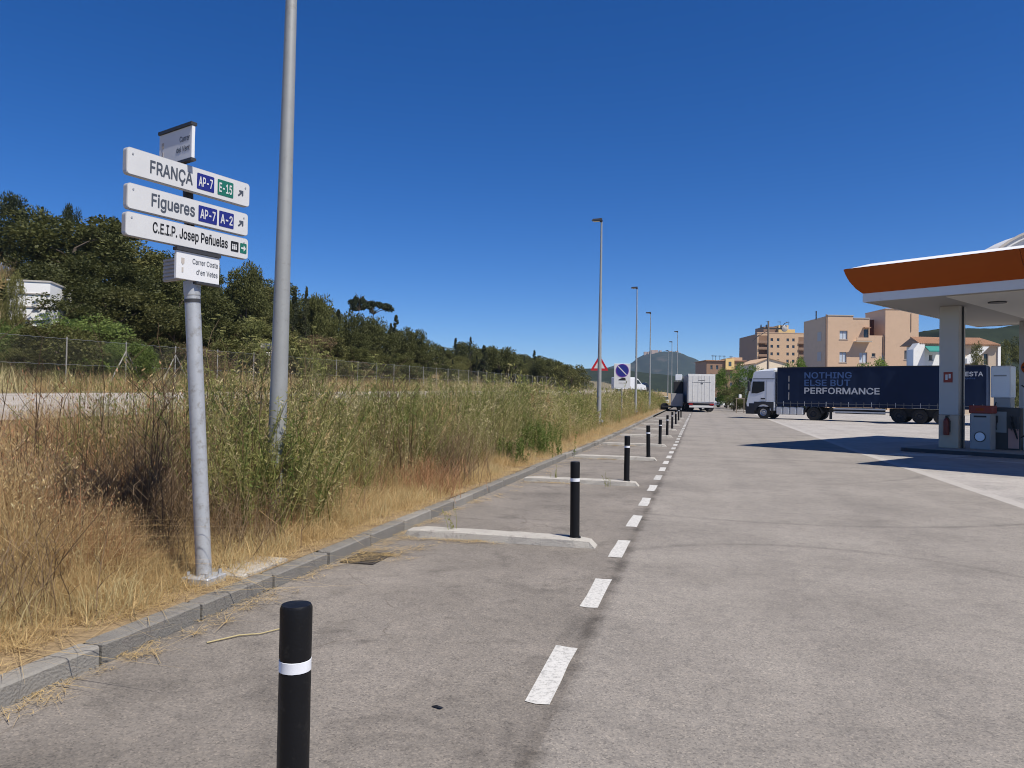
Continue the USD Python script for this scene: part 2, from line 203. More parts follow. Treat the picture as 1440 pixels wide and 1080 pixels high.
M = {
 'road': asphalt('road_asphalt', (.236, .213, .187), (.276, .25, .219), arcs=[(1.0, 17.5, 6.2, .10, .55, 9, 12), (8.5, 6.2, 5.6, .16, .5, 8.6, 10.5), (1.2, 7.0, 2.6, .09, .45, 8, 8.8), (-2.0, 24, 8.4, .14, .4, 15, 19)], seam=-.76, stain=.3),
 'bay': asphalt('bay_asphalt', (.196, .174, .150), (.243, .216, .188), arcs=[(-6.5, 1.0, 5.0, .12, .35, 1.5, 3), (-3.05, 2.85, 0, .42, .7, 1, 2), (-2.3, 4.9, 0, .10, .6, 1, 2), (-1.9, 5.6, 0, .07, .6, 1, 2), (-2.7, 10.6, 0, .3, .4, 1, 2), (-2.2, 6.2, 0, .5, .3, 1, 2)], seam=-.80, stain=.75),
 'left_road': asphalt('left_road_asphalt', (.34, .305, .265), (.38, .345, .30), stain=.2),
 'forecourt': asphalt('forecourt_concrete', (.335, .312, .288), (.37, .346, .32), stain=.35),
 'gutter': simple('gutter_concrete', (.345, .32, .29), .85, .18, 2.5, bump=.3, dirt=(.24, .225, .21)),
 'kerb': simple('kerb_concrete', (.17, .16, .142), .9, .28, 5, bump=.5, bscale=60, dirt=(.17, .155, .14), dirt_at=(.5, .68)),
 'kerb2': simple('kerb_concrete_pale', (.22, .206, .182), .9, .25, 4, bump=.5, bscale=60, dirt=(.2, .185, .16), dirt_at=(.52, .7)),
 'divider': simple('divider_concrete', (.37, .345, .305), .9, .2, 4, bump=.5, bscale=60, dirt=(.22, .2, .18), dirt_at=(.54, .72)),
 'paint': worn_paint('lane_paint'), 'paint2': worn_paint('lane_paint_worn', wear=.44),
 'soil': simple('dry_soil', (.23, .165, .09), .95, .35, 4, bump=.8, bscale=25, dirt=(.14, .095, .05)),
 'hill_soil': simple('hill_soil', (.19, .15, .085), .95, .35, .5, bump=.8, bscale=6, dirt=(.08, .075, .035), dirt_at=(.45, .6)),
 'black': simple('black_polymer', (.005, .005, .006), .5, .3, 8, dirt=(.03, .028, .026), dirt_at=(.58, .85), spec=.25, bump=.08, bscale=90),
 'band': simple('reflective_band', (.66, .67, .7), .35, .12, 30),
 'galv': simple('galvanised_steel', (.40, .41, .42), .5, .22, 7, metallic=.35, dirt=(.25, .235, .21), dirt_at=(.52, .72)),
 'galv_pole': simple('galvanised_lamp', (.30, .305, .295), .55, .12, 4, metallic=.3, dirt=(.22, .21, .19), dirt_at=(.56, .8)),
 'dark_metal': simple('dark_metal', (.035, .035, .038), .5, .2, 6),
 'rust': simple('rusty_grate', (.05, .042, .036), .8, .4, 20),
 'sign_white': simple('sign_white', (.52, .52, .515), .45, .07, 5, dirt=(.5, .49, .46), dirt_at=(.6, .85)),
 'sign_edge': simple('sign_edge', (.36, .36, .37), .5, .1, 5),
 'street_plate': simple('street_plate', (.62, .62, .62), .4, .05, 5),
 'ink': simple('sign_ink', (.055, .065, .085), .6, .1, 5), 'ink_blue': simple('sign_blue', (.012, .018, .16), .45, .1, 5), 'ink_green': simple('sign_green', (.01, .12, .085), .45, .1, 5), 'ink_black': simple('sign_black', (.012, .012, .013), .5, .1, 5), 'ink_red': simple('sign_red', (.42, .012, .02), .45, .12, 5),
 'orange': simple('orange_fascia', (.36, .07, .007), .7, .06, 1.5, spec=.12), 'white_trim': simple('white_trim', (.62, .61, .59), .5, .06, 1.5, dirt=(.5, .49, .47), dirt_at=(.6, .85)), 'parapet': simple('parapet_sheet', (.66, .66, .65), .5, .05, 2), 'soffit': simple('soffit', (.42, .395, .35), .7, .06, 1), 'soffit2': simple('soffit_pale', (.78, .75, .66), .7, .05, 1),
 'column': simple('column_paint', (.42, .40, .37), .55, .08, 1.5), 'column_low': simple('column_plinth', (.46, .36, .26), .6, .12, 2), 'pump_grey': simple('pump_grey', (.30, .295, .29), .5, .08, 3), 'pump_white': simple('pump_white', (.74, .76, .78), .4, .05, 3), 'pump_dark': simple('pump_dark', (.06, .055, .052), .5, .15, 4), 'pump_pink': simple('pump_panel', (.5, .27, .22), .5, .1, 4), 'hose': simple('rubber_hose', (.012, .012, .012), .6, .2, 10), 'dull_red': simple('dull_red', (.24, .035, .022), .55, .1, 6), 'red': simple('red_paint', (.42, .018, .012), .35, .1, 6), 'dark_red': simple('dark_red_paint', (.18, .03, .02), .4, .15, 6),
 'island': simple('island_concrete', (.22, .215, .205), .9, .2, 3),
 'curtain': simple('trailer_curtain', (.009, .018, .046), .7, .18, .6, bump=.25, bscale=1.2, spec=.12), 'curtain_top': simple('curtain_rail', (.008, .010, .018), .6, .2, 2), 'let_blue': simple('lettering_blue', (.045, .10, .24), .6, .15, 3), 'let_grey': simple('lettering_grey', (.46, .48, .51), .6, .12, 3),
 'cab_white': simple('cab_white', (.74, .76, .78), .22, .03, 1, spec=.5), 'cab_dark': simple('cab_dark_plastic', (.028, .03, .034), .5, .2, 3), 'tyre': simple('tyre_rubber', (.014, .014, .014), .85, .2, 20), 'rim': simple('wheel_rim', (.4, .4, .41), .35, .15, 6, metallic=.6), 'tank': simple('fuel_tank', (.6, .6, .6), .35, .1, 3, metallic=.4), 'chassis': simple('chassis', (.02, .02, .022), .7, .2, 4), 'lamp_glass': simple('lamp_glass', (.5, .5, .5), .15, .1, 6), 'tail_red': simple('tail_light', (.3, .01, .01), .25, .1, 6),
 'box_white': simple('box_body_white', (.62, .61, .58), .45, .06, 1, dirt=(.42, .4, .37), dirt_at=(.55, .8)), 'box_dark': simple('box_side_dark', (.11, .115, .125), .5, .1, 1), 'box_grey': simple('tail_grey', (.36, .35, .34), .6, .1, 1),
 'glass': glass('dark_glass'), 'pane': glass('window_pane', (.05, .06, .07)), 'curtain_pane': simple('curtained_pane', (.45, .5, .55), .3, .4, .9),
 'peach': simple('peach_render', (.54, .375, .25), .9, .08, .4, dirt=(.46, .32, .215), dirt_at=(.55, .8)), 'peach2': simple('ochre_render', (.50, .34, .21), .9, .08, .3), 'brown_render': simple('brown_render', (.25, .155, .10), .9, .1, .3), 'cream': simple('cream_render', (.72, .60, .44), .9, .06, .4), 'yellow': simple('yellow_render', (.68, .48, .2), .9, .06, .4), 'house_white': simple('house_white', (.74, .73, .70), .9, .06, .6, dirt=(.55, .53, .5), dirt_at=(.58, .8)), 'tan_render': simple('tan_render', (.45, .36, .27), .9, .1, .6), 'tile': simple('roof_tile', (.36, .2, .115), .85, .3, 3, dirt=(.18, .11, .07)), 'teal': simple('teal_awning', (.02, .19, .16), .7, .08, 2), 'shutter': simple('window_frame', (.4, .36, .32), .7, .1, 2), 'wframe': simple('white_frame', (.7, .7, .7), .5, .05, 2), 'redroof': simple('dark_red_tiles', (.12, .045, .03), .85, .25, 4),
 'wood': simple('weathered_wood', (.2, .16, .12), .85, .2, 6), 'bark': simple('bark', (.085, .065, .048), .9, .3, 8, bump=.6, bscale=20), 'post': simple('fence_post', (.26, .245, .215), .8, .15, 6), 'wire': simple('fence_wire', (.26, .27, .27), .5, .1, 5, metallic=.4), 'paper': simple('litter_paper', (.68, .69, .72), .8, .1, 6), 'rock': simple('pale_stone', (.45, .42, .38), .9, .2, 2, bump=.5, bscale=8),
 'far_hill': simple('wooded_hill', (.030, .040, .034), 1, .45, .012, spec=0, dirt=(.075, .068, .06), dirt_at=(.56, .72)), 'far_hill2': simple('wooded_hill_near', (.022, .029, .018), 1, .5, .06, spec=0, bump=1, bscale=.3), 'town': simple('hill_town', (.45, .34, .27), 1, .15, .02, spec=0), 'plain': simple('far_ground', (.16, .14, .085), 1, .3, .02, spec=0),
 'straw': foliage('straw', (.5, .36, .17), (.72, .56, .30), (.88, .78, .52), .4), 'dry': foliage('dry_grass', (.36, .23, .10), (.70, .53, .27), (.88, .76, .47), .45), 'oat': foliage('tan_grass', (.5, .42, .22), (.68, .58, .33), (.84, .76, .52), .4), 'rusty': foliage('rusty_grass', (.3, .15, .075), (.46, .26, .13), (.6, .4, .22), .25),
 'weed': foliage('green_weed', (.20, .20, .06), (.44, .43, .145), (.66, .63, .28), .5), 'weed2': foliage('bright_weed', (.11, .15, .035), (.28, .35, .085), (.46, .52, .17), .5), 'weed3': foliage('grey_weed', (.24, .22, .085), (.48, .44, .19), (.68, .62, .34), .45), 'stalk': foliage('dead_stalk', (.09, .055, .03), (.18, .115, .065), (.32, .22, .13), .15), 'brush': foliage('dead_brush', (.17, .115, .065), (.33, .235, .135), (.55, .43, .27), .25), 'umbel': foliage('fennel_flower', (.26, .26, .09), (.40, .40, .16), (.55, .54, .27), .3), 'fennel': foliage('fennel_leaf', (.14, .16, .05), (.32, .33, .10), (.5, .5, .2), .45),
 'oak': foliage('holm_oak', (.055, .06, .018), (.165, .17, .052), (.35, .335, .12), .3), 'olive': foliage('olive_bush', (.085, .085, .026), (.25, .24, .08), (.45, .41, .165), .3), 'pine': foliage('pine_needles', (.02, .03, .013), (.055, .066, .026), (.12, .13, .05), .2), 'bright': foliage('bright_shrub', (.12, .16, .04), (.26, .33, .09), (.42, .47, .17), .45), 'conifer': foliage('conifer', (.035, .042, .018), (.085, .092, .037), (.16, .16, .065), .2), 'plane': foliage('street_tree_leaf', (.10, .16, .025), (.24, .33, .06), (.40, .48, .13), .45), 'broom': foliage('broom_shrub', (.10, .10, .03), (.21, .2, .07), (.32, .3, .12), .3), 'drybush': foliage('dry_bush', (.12, .085, .045), (.24, .175, .09), (.38, .29, .16), .3),
}

# ------------------------------------------------------------------ terrain
def rise(Y): return .007*np.clip(np.asarray(Y, float)-30, 0, 120)
def zleft(X, Y): return 1.36+.02*np.clip(-X-10.4, 0, 14)+.0125*np.clip(np.asarray(Y, float)-16, -30, 190)
SKYLINE = np.array([(-300, 250), (-120, 262), (-40, 286), (0, 285), (30, 279), (48, 292), (66, 318), (85, 306), (100, 290), (118, 312), (135, 334), (150, 316), (166, 310), (178, 330), (200, 338), (245, 345), (300, 372), (330, 386), (348, 376), (380, 388), (430, 408), (470, 430), (500, 447), (540, 450), (560, 456), (590, 475), (612, 490), (640, 486), (660, 480), (690, 488), (720, 493), (745, 500), (757, 497), (772, 506), (800, 515), (830, 521), (900, 527)], float)
def sky_z(X, Y):
    px, py, d = pix((X, Y, 3.0)); return at(px, np.interp(px, SKYLINE[:, 0], SKYLINE[:, 1]), d)[2]
_hy = np.arange(-40, 401, 4.0); _hz = np.array([max(2.2, sky_z(-42, max(y, 22))-4.0) for y in _hy]); _hz = np.where(_hy > 170, np.interp(170, _hy, _hz), _hz)
def hill(X, Y):
    X = np.asarray(X, float); Y = np.asarray(Y, float)
    base = zleft(-24.0, Y); top = np.maximum(np.interp(Y, _hy, _hz), base+.6); t = np.clip((-24.5-X)/17.5, 0, 1); t = t*t*(3-2*t)*.75+t*.25
    far = np.clip((-42-X)/60, 0, 1)
    n = meshkit.fbm(np.stack([X*.18, Y*.18, X*0], -1), 3, 5)-.5
    return np.where(X > -24.0, zleft(X, Y), base*(1-t)+top*t+far*3+n*1.1*np.clip((-24.5-X)/4, 0, 1))
def verge(X, Y):
    X = np.asarray(X, float); Y = np.asarray(Y, float)
    a = rise(Y)+.125; b = zleft(-10.4, Y)-.05; t = np.clip((-4.1-X)/6.1, 0, 1); t = t*t*(3-2*t)
    n = meshkit.fbm(np.stack([X*1.2, Y*1.2, X*0], -1), 3, 3)-.5
    return a*(1-t)+b*t+n*.16*np.clip((-4.0-X)/.5, 0, 1)*np.clip((X+10.3)/.6, 0, 1)
YS = np.unique(np.concatenate([np.arange(-14, 30, 2.0), np.arange(30, 154, 5), [150], np.arange(160, 420, 20)])).astype(float)
struct('parking_lane', grid(np.array([-3.7, -2.5, -1.5, -.76]), YS, lambda X, Y: rise(Y)), M['bay'])
road = struct('road', grid(np.array([-.76, 1., 3., 5.35]), YS, lambda X, Y: rise(Y)), M['road'])
struct('gutter', grid(np.array([5.35, 5.62]), YS, lambda X, Y: rise(Y)), M['gutter'])
struct('forecourt', grid(np.array([5.62, 12, 24, 60, 140]), YS, lambda X, Y: rise(Y)), M['forecourt'])
struct('verge', grid(np.linspace(-10.4, -3.85, 27), np.unique(np.concatenate([np.arange(-14, 50, .5), np.arange(50, 150, 2), np.arange(150, 401, 10)])), verge), M['soil'], True)
struct('left_road', grid(np.array([-21., -16, -10.4]), YS, zleft), M['left_road'])
struct('hillside', grid(np.concatenate([np.linspace(-160, -46, 14), np.arange(-44, -21.1, 1.2), [-21.]]), np.concatenate([np.arange(-14, 130, 2.), np.arange(130, 401, 10)]), hill), M['hill_soil'], True)
gx = np.array([-2600, -1200, -700, -200, -100, 0, 100, 200, 700, 1200, 2600.]); gy = np.array([-400, -60, 0, 30, 90, 150, 400, 900, 1600, 2800.])
struct('ground', grid(gx, gy, lambda X, Y: rise(Y)-.35), M['plain'])

# kerb along the verge, stone by stone, with a drain inlet gap
rng = np.random.default_rng(11)
kerb = tag(UsdGeom.Xform.Define(stage, '/World/kerb'), kind='structure')
y = -3.0
while y < 62:
    L = .98
    if True:
        o = rng.normal(0, .008); h = .13+rng.normal(0, .006); zz = rise(y+L/2)
        b = MB().box(-3.86+o, -3.695+o, y+.008, y+L-.008, zz-.12, zz+h, .014)
        part(kerb, 'kerb_stone', b, M['kerb'] if rng.random() < .7 else M['kerb2'])
    y += 1.0
part(kerb, 'far_kerb', MB().raw(*grid(np.array([-3.86, -3.70]), np.arange(62, 300, 4.), lambda X, Y: rise(Y)+.13)).box(-3.7, -3.698, 62, 62.01, .1, .3), M['kerb'], kind='stuff')
dg = thing('storm_drain', 'rusty iron storm drain grate set against the kerb below the second bollard', 'drain', (-3.44, 7.35, .004), scale=(.62, .72, .8))
b = MB()
for k in range(9): b.box(-.27, .27, -.34+k*.078, -.34+k*.078+.042, 0, .012)
part(dg, 'bar_set', b, M['rust']); part(dg, 'frame', MB().box(-.3, -.27, -.37, .37, 0, .014).box(.27, .3, -.37, .37, 0, .014).box(-.27, .27, -.37, -.342, 0, .014).box(-.27, .27, .342, .37, 0, .014), M['rust']); part(dg, 'pit', MB().box(-.27, .27, -.342, .342, -.003, .002), M['ink_black'])
solo('concrete_slab', MB().box(-4.32, -3.88, 5.75, 6.5, .06, .155, .012), M['divider'], 'pale broken concrete slab lying flush behind the kerb right of the sign post', 'slab')

# lane marks
for k in range(38):
    y0 = 2.15+2.035*k if k else 2.35
    if y0 > 76: break
    zz = rise(y0+.5)
    x0, x1 = -.965, -.815
    v, f = grid(np.array([x0, (x0+x1)/2, x1]), np.linspace(y0, y0+1.02, 4), lambda X, Y: rise(Y)+.0045)
    v[:, 0] += rng.normal(0, .004, len(v)); v[:, 1] += rng.normal(0, .012, len(v))
    if k == 0: v[:, 0] = np.clip(v[:, 0], x0+.05, x1)
    part(road, 'lane_dash', (v, f), M['paint'] if (rng.random() < .6 and k) or k in (1, 2, 3) else M['paint2'])
# faded paint on the forecourt
v, f = grid(np.linspace(5.9, 8.3, 3), np.linspace(27.2, 28.3, 3), lambda X, Y: rise(Y)+.0045); v[:, 0] += (v[:, 1]-27.2)*.7
fm = struct('paint_patch', (v, f), M['paint2'])
for (cx, cy) in ((8.2, 26.6), (9.3, 25.6), (10.6, 25.4)):
    v, f = grid(np.linspace(-.7, .7, 3), np.linspace(-.25, .25, 2), lambda X, Y: X*0+.0045); v = v@rotz(-.6)[:3, :3].T+[cx, cy, 0]
    struct('paint_patch', (v, f), M['paint2'])

# ------------------------------------------------------------------ bollards and bay dividers
BX, BY, BS = -1.42, 2.42, 6.355
def bollard_parts(t):
    part(t, 'post', MB().lathe([(0, -.02), (.057, -.02), (.057, .655), (.0552, .658), (.0552, .708), (.057, .711), (.0575, .84), (.0575, .888), (.052, .9), (0, .903)], 28), M['black'], 35)
    part(t, 'reflective_band', MB().lathe([(.0555, .664), (.0572, .665), (.0572, .703), (.0555, .704)], 28), M['band'], 35)
    part(t, 'base_collar', MB().lathe([(.057, 0), (.075, 0), (.07, .01), (.057, .012)], 24), M['black'], 35)
c = stage.CreateClassPrim('/World/bollard_class'); bollard_parts(c)
ORD = ['nearest', 'second', 'third', 'fourth', 'fifth', 'sixth', 'seventh', 'eighth', 'ninth', 'tenth']
for i in range(10):
    yy = BY+BS*i; zz = float(rise(yy))
    lab = 'black white banded bollard nearest the viewer, cut off by the bottom edge of the photo' if i == 0 else f'black white banded bollard, {ORD[i]} from the viewer, on the end of its bay divider'
    t = thing('bollard', lab, 'bollard', (BX+rng.normal(0, .008), yy, zz+.1), rng.random()*6, 'black bollards between the parking bays', tilt=(rng.normal(0, .006), rng.normal(.004, .006), 0))
    t.GetReferences().AddInternalReference('/World/bollard_class'); t.SetInstanceable(True)
for i in range(10):
    yy = BY+BS*i; zz = float(rise(yy)); n = 14
    xs = np.linspace(-3.52, -1.24, n)
    b = MB(); prof = [(-.15, 0), (-.135, .085), (-.115, .1), (.115, .1), (.135, .085), (.15, 0)]
    V = []
    for k, x in enumerate(xs):
        e = 1.0 if 0 < k < n-1 else .8
        for (py_, pz) in prof: V.append((x, yy+py_*e+rng.normal(0, .004), zz+pz*(e if pz else 1)+rng.normal(0, .002)))
    m = len(prof); F = [(k*m+j, (k+1)*m+j, (k+1)*m+j+1, k*m+j+1) for k in range(n-1) for j in range(m-1)]
    b.raw(V, F); b.hull(V[:m]+[(xs[0]-.06, yy-.1, zz), (xs[0]-.06, yy+.1, zz)]); b.hull(V[-m:]+[(xs[-1]+.07, yy-.12, zz), (xs[-1]+.07, yy+.12, zz)])
    solo('bay_divider', b, M['divider'], f'low pale concrete kerb across the parking lane under the {ORD[i]} bollard', 'kerb', 'concrete dividers between the parking bays')

# ------------------------------------------------------------------ sign post
SPX, SPY, SPZ = -4.11, 5.54, .17
lean = .065
P0 = np.array([SPX, SPY, SPZ])
def lean_at(z): return P0+np.array([-.97*lean*z, -.25*lean*z, z])
sp = thing('sign_post', 'leaning galvanised steel post with stained base that carries the street and direction signs', 'post', P0)
zt = 2.52
part(sp, 'pole', MB().tube([lean_at(z)-P0 for z in (-.1, .3, .8, 1.4, 2.0, zt)], .064, 20), M['galv'], 40)
part(sp, 'pole_cap', MB().tube([lean_at(z)-P0 for z in (zt-.1, zt-.09, zt+.02, zt+.03)], (.066, .069, .069, .05), 20), M['galv'], 40)
part(sp, 'inner_post', MB().tube([lean_at(z)-P0 for z in (zt+.02, 3.0, 3.52)], .042, 16), M['dark_metal'], 40)
part(sp, 'clamp_band', MB().tube([lean_at(z)-P0 for z in (zt-.16, zt-.13)], .0675, 20), M['dark_metal'], 40)
part(sp, 'base_plate', MB().box(-.13, .13, -.13, .13, -.05, .02, .008).tube([(.09, .09, .02), (.09, .09, .06)], .014, 6).tube([(.09, -.09, .02), (.09, -.09, .06)], .014, 6).tube([(-.09, -.09, .02), (-.09, -.09, .06)], .014, 6), M['galv'])
def rounded(w, h, r): return sg.box(-w/2+r, -h/2+r, w/2-r, h/2-r).buffer(r, quad_segs=5)
PL, PR = np.array([*at(178, 228, 5.78)[:2]]), np.array([*at(351, 278, 6.80)[:2]])       # near and far end of the direction panels
PANG = math.atan2(*(PR-PL)[::-1]); PW = float(np.linalg.norm(PR-PL)); PC = (PL+PR)/2
def panel(zc, h, w, label, draw):
    """direction sign: its lettering runs along the road"""
    t = thing('direction_sign', label, 'sign', (PC[0], PC[1], zc), PANG)
    pl = rounded(w, h, .03)
    part(t, 'panel', MB().prism(pl, .004, .05), M['sign_edge']); part(t, 'face', MB().prism(pl.buffer(-.005), 0, .0038), M['sign_white'])
    part(t, 'bracket', MB().box(-.09, .09, .051, .07, -h*.35, h*.35).box(-.075, -.055, .07, .14, -.02, .02).box(.055, .075, .07, .14, -.02, .02), M['dark_metal'])
    for x in (-w/2+.05, w/2-.05): part(t, 'rivet', MB().lathe([(0, 0), (.008, 0), (.006, .004), (0, .005)], 8, (x, -.0045, h*.28), 'y'), M['galv'])
    draw(t, w, h); return t
def blk(t, x0, x1, z0, z1, m): part(t, 'coloured_plate', MB().prism(rounded(x1-x0, z1-z0, .008), -.0025, -.0003).move([[1, 0, 0, (x0+x1)/2], [0, 1, 0, 0], [0, 0, 1, (z0+z1)/2], [0, 0, 0, 1]]), m)
def arrow_ne(t, x, z, s):
    w = .017*s/.07
    b = MB().prism(sa.translate(sa.rotate(sg.box(-s*.7, -w*.55, s*.62, w*.55), 45, origin=(0, 0)), x, z), -.003, -.0003)
    b.prism(sg.box(x-s*.35, z+s*.5-w*1.1, x+s*.5, z+s*.5), -.0045, -.0032).prism(sg.box(x+s*.5-w*1.1, z-s*.35, x+s*.5, z+s*.5-w*1.1), -.0045, -.0032)
    part(t, 'arrow', b, M['ink'])
def lettering(t, txt, h, x, z, m, sx=1.0, bold=True, y=-.0003, **k): part(t, 'lettering', MB().text(txt, h, x, z, y, .002, bold, sx, **k), m)
def d1(t, w, h):
    lettering(t, 'FRANÇA', .100, U(210), -.05, M['ink'], fit=U(270)-U(210))
    blk(t, U(276), U(300), -.068, .068, M['ink_blue']); lettering(t, 'AP-7', .078, (U(276)+U(300))/2, -.039, M['sign_white'], fit=(U(300)-U(276))*.82, y=-.0028, center=True)
    blk(t, U(305), U(327), -.068, .068, M['ink_green']); lettering(t, 'E-15', .078, (U(305)+U(327))/2, -.039, M['sign_white'], fit=(U(327)-U(305))*.82, y=-.0028, center=True)
    arrow_ne(t, U(337.5), .0, .052)
def d2(t, w, h):
    lettering(t, 'Figueres', .100, U(213), -.04, M['ink'], fit=U(274)-U(213))
    blk(t, U(279), U(305), -.068, .068, M['ink_blue']); lettering(t, 'AP-7', .078, (U(279)+U(305))/2, -.039, M['sign_white'], fit=(U(305)-U(279))*.82, y=-.0028, center=True)
    blk(t, U(308), U(328.5), -.068, .068, M['ink_blue']); lettering(t, 'A-2', .078, (U(308)+U(328.5))/2, -.039, M['sign_white'], fit=(U(328.5)-U(308))*.82, y=-.0028, center=True)
    arrow_ne(t, U(338.5), .0, .052)
def d3(t, w, h):
    lettering(t, 'C.E.I.P. Josep Peñuelas', .082, U(215.7), -.028, M['ink_black'], fit=U(321)-U(215.7))
    x = U(325.4); blk(t, x, U(336), -.045, .045, M['ink_black']); b = MB()
    for k in range(3): b.prism(sg.Point(x+.017+k*.019, .014).buffer(.007, quad_segs=4), -.0045, -.0026); b.prism(sg.box(x+.010+k*.019, -.028, x+.024+k*.019, .004), -.0045, -.0026)
    part(t, 'pictogram', b, M['sign_white'])
    x = U(338.3); blk(t, x, U(347.3), -.045, .045, M['ink_green'])
    part(t, 'arrow', MB().prism(sg.Polygon([(x+.010, -.008), (x+.038, -.008), (x+.038, -.028), (x+.062, 0), (x+.038, .028), (x+.038, .008), (x+.010, .008)]), -.0045, -.0026), M['sign_white'])
def U(px):
    """distance along a panel from its middle"""
    g = np.linspace(0, 1, 400); q = np.array([pix((*(PL+(PR-PL)*a), 3.3))[0] for a in g]); return (float(np.interp(px, q, g))-.5)*PW
panel(3.570, .215, PW, 'top direction panel reading FRANÇA AP-7 E-15 with a diagonal arrow', d1)
panel(3.296, .205, PW-.02, 'middle direction panel reading Figueres AP-7 A-2 with a diagonal arrow', d2)
panel(3.075, .19, PW-.005, 'bottom direction panel lettered C.E.I.P. with small black and green plates', d3)
# street name plates
def plate(zc, ang, off, w, h, label, lines, m=M['street_plate'], hood=True, slats=False, mark=True):
    c_ = lean_at(zc); t = thing('street_name_sign', label, 'sign', (c_[0]+off[0], c_[1]+off[1], c_[2]), ang)
    part(t, 'plate', MB().box(-w/2, w/2, 0, .03, -h/2, h/2, .003), m)
    if hood: part(t, 'top_rail', MB().box(-w/2-.005, w/2+.005, -.012, .042, h/2+.001, h/2+.028), M['dark_metal']); part(t, 'bottom_rail', MB().box(-w*.05, w/2+.005, -.008, .04, -h/2-.022, -h/2-.001), M['dark_metal'])
    if slats:
        for k in range(6): part(t, 'slat', MB().box(-w/2+.01, w/2-.01, -.012, -.001, -h/2+.01+k*h/6, -h/2+.01+k*h/6+h/6-.014, .002), M['sign_edge'])
    for (txt, hh, x, z, right, sx) in lines: part(t, 'lettering', MB().text(txt, hh, x, z, -.0003, .002, False, sx, right=right), M['ink'])
    if mark: part(t, 'town_crest', MB().prism(sg.Polygon([(-w/2+.045, .06), (-w/2+.075, .06), (-w/2+.075, .02), (-w/2+.06, .0), (-w/2+.045, .02)]), -.0025, -.0003), M['shutter']); part(t, 'town_name', MB().box(-w/2+.052, -w/2+.066, -.0025, -.0003, -.06, -.02), M['shutter'])
    return t
plate(3.70, -.36, (-.055, -.07), .50, .275, 'topmost grey street name plate above the direction panels, facing the viewer', [('Carrer', .047, .22, .02, True, .8), ("del Vent", .047, .22, -.065, True, .8)])
plate(2.655, 1.31, (.10, -.035), .43, .235, 'white street name plate Carrer Costa on the post under the direction panels', [('Carrer Costa', .044, .195, .025, True, .72), ("d'en Vetes", .044, .195, -.06, True, .72)])
plate(2.665, -.36, (-.17, .03), .42, .2, 'grey slatted back of a street plate left of the post under the panels', [], m=M['sign_edge'], hood=False, slats=True, mark=False)

# ------------------------------------------------------------------ street lamps
def lamp(x, y, z, h, label, r0=.105, head=True):
    t = thing('street_lamp', label, 'street lamp', (x, y, z), 0, 'street lamps along the verge', tilt=(0, .012 if y < 20 else 0, 0))
    part(t, 'pole', MB().tube([(0, 0, a*h) for a in (-.02, .2, .5, .8, 1)], [r0, r0*.88, r0*.68, r0*.48, r0*.38], 20), M['galv_pole'], 40)
    part(t, 'base_flange', MB().box(-.2, .2, -.2, .2, -.1, .03), M['galv'])
    part(t, 'arm', MB().tube([(0, 0, h-.02), (-.06, 0, h+.04), (-.14, 0, h+.07)], [.05, .045, .04], 10), M['dark_metal'], 40)
    part(t, 'lamp_head', MB().hull([(.06, -.13, h+.03), (.06, .13, h+.03), (-.5, -.1, h+.06), (-.5, .1, h+.06), (.02, -.10, h+.17), (.02, .10, h+.17), (-.44, -.07, h+.15), (-.44, .07, h+.15)]), M['dark_metal'])
    part(t, 'lens', MB().box(-.42, -.1, -.08, .08, h+.012, h+.022), M['lamp_glass'])
lamp(-5.0, 8.05, .35, 10.3, 'nearest grey street lamp, pole leaving the top edge of the photo beside the direction signs', .112)
lamp(-5.0, 37.8, .62, 10.2, 'tall street lamp with dark head in front of the red triangular sign', .12)
lamp(-5.0, 60.1, .75, 9.85, 'street lamp with dark head, third in the row, right of the no parking sign', .11)
lamp(-5.0, 77.0, .85, 9.65, 'street lamp with dark head, fourth in the row, left of the grey parked lorry', .10)
lamp(-3.0, 102.3, .8, 10.0, 'far street lamp left of the white box lorry, taller of the close pair', .10)
lamp(-4.4, 120.5, .9, 9.9, 'far street lamp with small head, lower of the close pair', .10)
lamp(-5.7, 137.7, 1.1, 9.4, 'farthest visible street lamp whose head stands just above the castle hill', .10)

